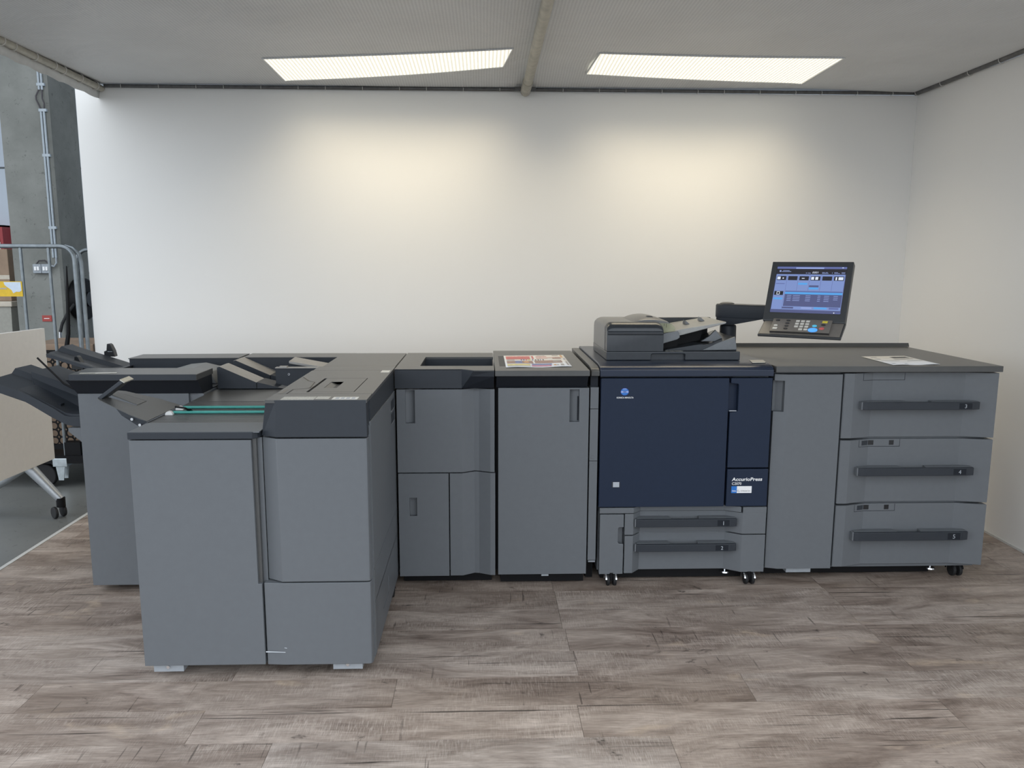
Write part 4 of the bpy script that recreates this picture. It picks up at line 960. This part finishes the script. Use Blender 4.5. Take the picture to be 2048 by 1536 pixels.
bx_ = MB(); bx_.prism([(-1.806, .736), (-1.733, .736), (-1.733, .655), (-1.806, .720)], 'y', 3.42, 3.60); build(bx_, 'tray_bracket', 'panel', fi, bevel=.002)
box('plinth', 'black', fi, -1.66, -1.22, 3.46, 3.95, .0, .034)

# ---------------------------------------------------------------- printed sheets
for k, c_ in dict(ink_red=(.62, .10, .09), ink_pink=(.72, .50, .46), ink_brown=(.35, .19, .15), ink_blue=(.13, .17, .45), ink_yellow=(.80, .70, .18), ink_grey=(.38, .36, .35), ink_orange=(.70, .36, .10), ink_magenta=(.55, .12, .28)).items(): mat(k, c_, .35, var=.25, scale=60, coords='Object')
def sheet(z, c4, name, label, fields, mats):
    Q = [onZ(px, py, z) for px, py in c4]                    # far-left, far-right, near-right, near-left
    def B(u, v, d=0.0): p = Q[0].lerp(Q[1], u).lerp(Q[3].lerp(Q[2], u), v); return Vector((p.x, p.y, z+.0012+d+.0014*math.sin(u*9)*v))
    t = thing(name, tuple(sum(Q, Vector())/4), label, 'paper sheet')
    m_ = MB(); n = 16
    V = [B(i/n, j) for j in (0, 1) for i in range(n+1)]
    m_.add(V, [(i, i+1, n+2+i, n+1+i) for i in range(n)]); o = build(m_, 'sheet', 'print_white', t, recalc=False, smooth=True)
    so = o.modifiers.new('t', 'SOLIDIFY'); so.thickness = .0003; so.offset = -1
    f_ = MB()
    for (mi, u0, v0, u1, v1) in fields:
        f_.cur = mats.index(mi); k = 6
        V = [B(u0+(u1-u0)*i/k, v, .0009) for v in (v0, v1) for i in range(k+1)]
        f_.add(V, [(i, k+1+i, k+2+i, i+1) for i in range(k)])
    build(f_, 'print', mats, t, recalc=True)['kind'] = 'stuff'
    return t
inks = ['ink_red', 'ink_pink', 'ink_brown', 'ink_blue', 'ink_yellow', 'ink_grey', 'ink_orange', 'ink_magenta', 'logo_blue', 'print_grey', 'cap']
F1 = [('ink_pink', .03, .04, .44, .12), ('ink_red', .03, .12, .42, .36), ('ink_red', .45, .08, .48, .34), ('ink_pink', .52, .10, .70, .34), ('ink_grey', .55, .06, .68, .09), ('ink_grey', .80, .04, .90, .09), ('ink_pink', .70, .2, .9, .28),
      ('ink_brown', .78, .22, .92, .36), ('ink_grey', .03, .40, .16, .47), ('logo_blue', .26, .38, .28, .46), ('logo_blue', .30, .38, .32, .46), ('ink_red', .34, .38, .36, .46), ('ink_yellow', .37, .39, .42, .45), ('logo_blue', .44, .38, .46, .46),
      ('cap', .49, .38, .51, .46), ('cap', .53, .38, .55, .46), ('logo_blue', .57, .38, .585, .46), ('cap', .61, .38, .63, .46),
      ('ink_brown', .03, .50, .44, .72), ('ink_blue', .16, .50, .27, .70), ('ink_orange', .30, .54, .38, .66), ('ink_brown', .47, .48, .90, .70), ('ink_orange', .68, .56, .74, .66), ('ink_grey', .76, .49, .88, .62),
      ('ink_yellow', .03, .77, .38, .87), ('ink_grey', .03, .91, .38, .95), ('ink_blue', .41, .74, .72, .84), ('ink_magenta', .40, .86, .70, .95), ('ink_orange', .74, .82, .78, .90), ('ink_grey', .79, .82, .82, .90), ('ink_grey', .85, .78, .90, .92),
      ('ink_orange', .93, .03, .96, .26), ('ink_blue', .955, .34, .975, .42), ('ink_grey', .95, .60, .975, .90)]
sheet(.9931, [(1007, 712), (1126, 710.3), (1144, 733.8), (1012, 735.5)], 'printed_poster', 'colourful printed sheet with red and blue picture fields on the dark lid', F1, inks)
F2 = [('print_grey', .10, .14, .24, .20), ('print_grey', .05, .34, .18, .40), ('cap', .55, .12, .92, .26), ('ink_grey', .48, .34, .90, .41), ('print_grey', .62, .56, .95, .60), ('print_grey', .05, .56, .45, .59), ('print_grey', .06, .84, .14, .90), ('print_grey', .34, .84, .40, .90)]
sheet(1.0046, [(1722, 713.6), (1808.6, 712.3), (1880.5, 729.4), (1787, 730.6)], 'printed_form', 'white printed form with grey text lines on the right cabinet top', F2, inks)

# ================================================================ LEFT BACKGROUND
col_ = thing('concrete_pillar', (-4.11, 7.75, 0), 'tall bare concrete pillar behind the booth on the left', 'pillar')
pm = MB(); pm.prism([(-4.327, 7.5), (-3.915, 7.5), (-3.895, 7.52), (-3.895, 8.0), (-4.327, 8.0)], 'z', 0, 5.98); build(pm, 'shaft', 'concrete', col_)
cd = thing('cable_conduit', (-3.945, 7.48, 1.48), 'pair of grey cable conduits running down the concrete pillar', 'conduit')
for x in (-3.956, -3.930):
    build(MB().tube([(x, 7.486, 1.48), (x, 7.486, 2.785)], .0095, 10), 'conduit', 'conduit', cd, smooth=True)
    build(MB().tube([(x, 7.486, 2.955), (x, 7.486, 5.9)], .0095, 10), 'conduit', 'conduit', cd, smooth=True)
build(MB().tube([(-3.956, 7.484, 2.96), (-3.985, 7.478, 2.90), (-3.985, 7.478, 2.87), (-3.952, 7.484, 2.785)], .007, 8), 'cable', 'cable', cd, smooth=True)
build(MB().tube([(-3.930, 7.484, 2.96), (-3.932, 7.478, 2.88), (-3.918, 7.478, 2.84), (-3.926, 7.484, 2.785)], .007, 8), 'cable', 'cable', cd, smooth=True)
for z in (1.75, 2.39, 2.78, 3.0, 3.6): box('clip', 'conduit', cd, -3.972, -3.905, 7.476, 7.4995, z-.012, z+.012)
build(MB().tube([(-3.930, 7.484, 1.48), (-3.928, 7.478, 1.43), (-3.95, 7.476, 1.40), (-3.985, 7.476, 1.41)], .008, 8), 'cable', 'switch_grey', cd, smooth=True)
build(MB().tube([(-4.11, 7.476, 1.42), (-4.08, 7.472, 1.452), (-4.03, 7.472, 1.455), (-3.99, 7.476, 1.42)], .007, 8), 'cable', 'cable', cd, smooth=True)
for i, x in enumerate((-4.138, -4.061)):
    sw = thing('light_switch', (x+.036, 7.48, 1.38), 'grey double wall switch box on the pillar, '+('left of the two' if i == 0 else 'nearer the conduits'), 'switch')
    box('housing', 'switch_grey', sw, x, x+.074, 7.465, 7.5, 1.338, 1.422, .004)
    for k in (0, 1): box('rocker', 'print_white', sw, x+.014+k*.025, x+.033+k*.025, 7.458, 7.468, 1.362, 1.398, .003)
sg = box('wall_sign', 'red_sign', None, -4.107, -4.021, 7.492, 7.4995, .894, .950); tag(sg, 'small red sign screwed low on the concrete pillar', 'sign')
box('sign_text', 'print_white', sg, -4.090, -4.042, 7.4912, 7.493, .919, .925)
hr = thing('hose_reel', (-3.87, 7.75, 1.1), 'black hose reel on the dark side of the pillar', 'hose reel')
build(MB().cyl((-3.894, 7.74, 1.09), (-3.80, 7.74, 1.09), .20, seg=32), 'drum', 'black', hr, bevel=.02, smooth=True)
build(MB().cyl((-3.80, 7.74, 1.09), (-3.775, 7.74, 1.09), .07, seg=20), 'hub', 'black_gloss', hr, smooth=True)
build(MB().tube([(-3.83, 7.54, 1.05), (-3.86, 7.48, .98), (-3.905, 7.45, .88), (-3.925, 7.44, .80)], .014, 10), 'hose', 'rubber', hr, smooth=True)
build(MB().tube([(-3.925, 7.44, .80), (-3.93, 7.44, .70)], .012, 10), 'coupling', 'chrome', hr, smooth=True)
build(MB().tube([(-3.93, 7.44, .70), (-3.935, 7.44, .57)], .019, 10), 'nozzle', 'black', hr, smooth=True)
# red cabinet with extinguisher beyond the pillar
ec = thing('extinguisher_cabinet', (-5.7, 9.4, 1.5), 'dark red fire extinguisher cabinet on the far wall', 'cabinet')
build(MB().box(-5.95, -5.468, 9.47, 9.494, 1.43, 1.850).box(-5.50, -5.468, 9.32, 9.47, 1.43, 1.85).box(-5.95, -5.468, 9.32, 9.47, 1.43, 1.45).box(-5.95, -5.468, 9.32, 9.47, 1.83, 1.85), 'shell', 'red', ec)
build(MB().tube([(-5.60, 9.40, 1.455), (-5.60, 9.40, 1.68), (-5.60, 9.40, 1.72)], .05, 18, [.05, .05, .02]), 'cylinder', 'red', ec, smooth=True)
build(MB().tube([(-5.60, 9.40, 1.72), (-5.60, 9.40, 1.79)], .02, 10), 'valve', 'chrome', ec, smooth=True)
build(MB().box(-5.64, -5.50, 9.315, 9.319, 1.55, 1.66), 'notice', 'sticker_white', ec)
# carton stack and bin at the far left
def carton(x0, x1, y0, y1, z0, z1, label, rz=0.0, group=None):
    t = thing('cardboard_box', ((x0+x1)/2, (y0+y1)/2, z0), label, 'box', group)
    box('carton', 'carton', t, x0, x1, y0, y1, z0, z1, .004)
    box('tape', 'tape', t, x0, x1, y0-.001, y0+.002, z0+(z1-z0)*.42, z0+(z1-z0)*.50)
    return t
bn = thing('storage_bin', (-4.75, 7.9, 0), 'pale grey bin with a cream rim beside the pillar', 'bin')
build(MB().loft([(-5.0, 7.7, .002), (-4.53, 7.7, .002), (-4.53, 8.15, .002), (-5.0, 8.15, .002)], [(-5.05, 7.66, 1.02), (-4.48, 7.66, 1.02), (-4.48, 8.2, 1.02), (-5.05, 8.2, 1.02)]), 'tub', 'bin', bn)
build(MB().box(-5.07, -4.46, 7.64, 8.22, 1.02, 1.07), 'rim', 'tape', bn, bevel=.008)
carton(-5.02, -4.52, 7.75, 8.1, 1.071, 1.56, 'tall brown cardboard box standing on the storage bin')
# flip-top table folded upright
tb = thing('folding_table', (-2.62, 4.1, 0), 'beige flip-top table folded upright on a wheeled aluminium leg', 'table')
ttx = -2.56
tp_ = MB(); tp_.loft([(ttx+.012, 3.1, .325), (ttx+.012, 4.655, .292), (ttx-.014, 4.655, .292), (ttx-.014, 3.1, .325)], [(ttx+.003, 3.1, 1.085), (ttx+.003, 4.68, 1.065), (ttx-.023, 4.68, 1.065), (ttx-.023, 3.1, 1.085)])
build(tp_, 'table_top', 'beige_board', tb, bevel=.003)
for ly_ in (4.45, 3.30): build(MB().tube([(-2.60, ly_, .33), (-2.60, ly_, .60)], .03, 14), 'column', 'alu', tb, smooth=True)
for ex_, ey in ((-2.425, 4.45), (-2.90, 4.45), (-2.425, 3.30), (-2.90, 3.30)):
    l_ = MB(); l_.tube([(-2.60, ey, .31), (ex_, ey, .105)], .026, 12, [.033, .022]); leg = build(l_, 'leg', 'alu', tb, smooth=True)
    build(MB().cyl((ex_, ey, .062), (ex_, ey, .115), .024, seg=16), 'cap', 'black', leg, smooth=True)
    for s_ in (-1, 1): build(MB().cyl((ex_-.012+s_*.006, ey-.006+s_*.016, .034), (ex_-.012+s_*.017, ey-.006+s_*.030, .034), .034, seg=24), 'wheel', 'rubber', leg, bevel=.004, smooth=True)
build(MB().box(-2.61, -2.585, 3.3, 4.5, .58, .62), 'beam', 'alu', tb)
# roll cages
def cage(name, xl, xr, yf, yb, zt, label, r=.0135, bars=(), rc=.085, wheel_dx=0.0):
    t = thing(name, ((xl+xr)/2, (yf+yb)/2, 0), label, 'roll cage', 'steel roll cages behind the booth')
    for y in (yf,):
        path = [(xl, y, .21)]+[(xl, y, zt-rc)]+[(xl+rc-rc*math.cos(a), y, zt-rc+rc*math.sin(a)) for a in [math.radians(15*i) for i in range(1, 7)]]
        path += [(xr-rc+rc*math.sin(a), y, zt-rc+rc*math.cos(a)) for a in [math.radians(15*i) for i in range(0, 7)]]+[(xr, y, .21)]
        build(MB().tube(path, r, 10), 'end_frame', 'tube_steel', t, smooth=True)
        for x in bars: build(MB().tube([(x, y, .21), (x, y, zt)], r*.72, 8), 'bar', 'tube_steel', t, smooth=True)
    build(MB().box(xl-.02, xr+.02, yf-.03, yf+.02, .165, .215).box(xl-.02, xr+.02, yb-.02, yb+.03, .165, .215).box(xl-.02, xl+.03, yf+.02, yb-.02, .165, .215).box(xr-.03, xr+.02, yf+.02, yb-.02, .165, .215).box(xl, xr, yf, yb, .20, .212), 'base_frame', 'black', t)
    for x in (xl+.09, xr-.19):
        for y in (yf+.02, yb-.06):
            c = MB(); c.box(x-.035, x+.055, y-.055, y+.03, .145, .20) if y < yf+.1 else c.box(x-.04, x+.04, y-.04, y+.04, .15, .165)
            k = build(c, 'caster_plate', 'zinc', t, bevel=.003)
            f_ = MB(); f_.prism([(x-.03, .15), (x+.03, .15), (x+.016, .05), (x-.016, .05)], 'y', y-.032, y-.028); f_.prism([(x-.03, .15), (x+.03, .15), (x+.016, .05), (x-.016, .05)], 'y', y+.022, y+.026)
            build(f_, 'fork', 'zinc', k)
            build(MB().cyl((x+wheel_dx, y-.022, .078), (x+wheel_dx, y+.018, .078), .078, seg=28), 'wheel', 'rubber', k, bevel=.006, smooth=True)
    return t
cg = cage('roll_cage', -3.75, -2.545, 5.06, 5.86, 1.541, 'galvanised steel roll cage standing beside the folded beige table', bars=(-3.45, -3.16, -2.87, -2.70), wheel_dx=-.115)
build(MB().tube([(-2.518, 5.085, .21), (-2.518, 5.085, 1.44), (-2.53, 5.085, 1.495), (-2.565, 5.085, 1.53), (-2.61, 5.085, 1.543)], .012, 10), 'post', 'tube_steel', cg, smooth=True)
# perforated black side panel in the cage: a lattice of rings
pr = MB()
def flat_ring(cx, cz, R1, R2, y, seg=20):
    vs3 = []; fs = []
    for i in range(seg):
        a = 2*math.pi*i/seg
        for rr, yy_ in ((R1, y), (R2, y), (R2, y+.006), (R1, y+.006)): vs3.append((cx+rr*math.cos(a), yy_, cz+rr*math.sin(a)))
    for i in range(seg):
        j = (i+1) % seg
        for k in range(4): fs.append((i*4+k, j*4+k, j*4+(k+1) % 4, i*4+(k+1) % 4))
    pr.add(vs3, fs)
for i in range(13):
    for j in range(13):
        x = -2.585-i*.049; z = .30+j*.049
        if z > .885: continue
        flat_ring(x, z, .0205, .0255, 5.10)
        if i < 12 and j < 11: flat_ring(x-.0245, z+.0245, .0070, .0115, 5.10, 12)
pr.box(-3.20, -2.565, 5.10, 5.108, .86, .89); pr.box(-3.20, -2.565, 5.10, 5.108, .245, .278)
pr.box(-2.70, -2.60, 5.05, 5.11, .215, .30)
build(pr, 'perforated_panel', 'black', cg)['kind'] = 'stuff'
carton(-3.05, -2.60, 5.32, 5.78, .215, .905, 'brown carton inside the roll cage behind the black perforated panel')
cg2 = cage('roll_cage', -3.05, -2.35, 6.10, 6.80, 1.535, 'second steel roll cage half hidden behind the white back wall', bars=(-2.72,))
pk = thing('black_panel', (-2.65, 6.4, .22), 'black boarded load inside the second roll cage by the wall edge', 'load')
build(MB().box(-2.985, -2.42, 6.18, 6.7, .217, 1.45), 'load', 'black', pk, bevel=.005)
scm = MB()
for k in range(7): scm.cyl((-2.972, 6.18, .40+.15*k), (-2.972, 6.174, .40+.15*k), .006, seg=8)
build(scm, 'rivet', 'chrome', pk)
yl = thing('cage_label', (-2.95, 5.03, 1.27), 'yellow and white paper label hanging on the roll cage bars', 'label')
lx0, lx1, lz0, lz1, ly = -3.02, -2.868, 1.232, 1.325, 5.040
build(MB().box(lx0, lx1, ly, ly+.002, lz0, lz1), 'card', 'yellow', yl)
torn = [(-2.978, lz1-.004), (-2.876, lz1-.004), (-2.874, lz0+.036), (-2.888, lz0+.028), (-2.905, lz0+.030), (-2.925, lz0+.020), (-2.934, lz0+.040), (-2.950, lz0+.052), (-2.962, lz0+.060), (-2.974, lz0+.072)]
build(MB().prism(torn, 'y', ly-.0012, ly), 'torn_paper', 'blue_white', yl)
text('Deutsch', 'lettering', 'print_grey', yl, (-3.018, ly-.0016, lz0+.045), (1, 0, 0), (0, 0, 1), .018, bold=.02, width=.055)
sp_ = tag(build(MB().tube([(-2.585, 5.035, 1.42), (-2.592, 5.03, 1.2), (-2.605, 5.03, 1.0), (-2.63, 5.03, .88)], .010, 6, [.004, .011, .013, .017]), 'hanging_strap', 'black', smooth=True), 'black strap hanging down at the cage post', 'strap')
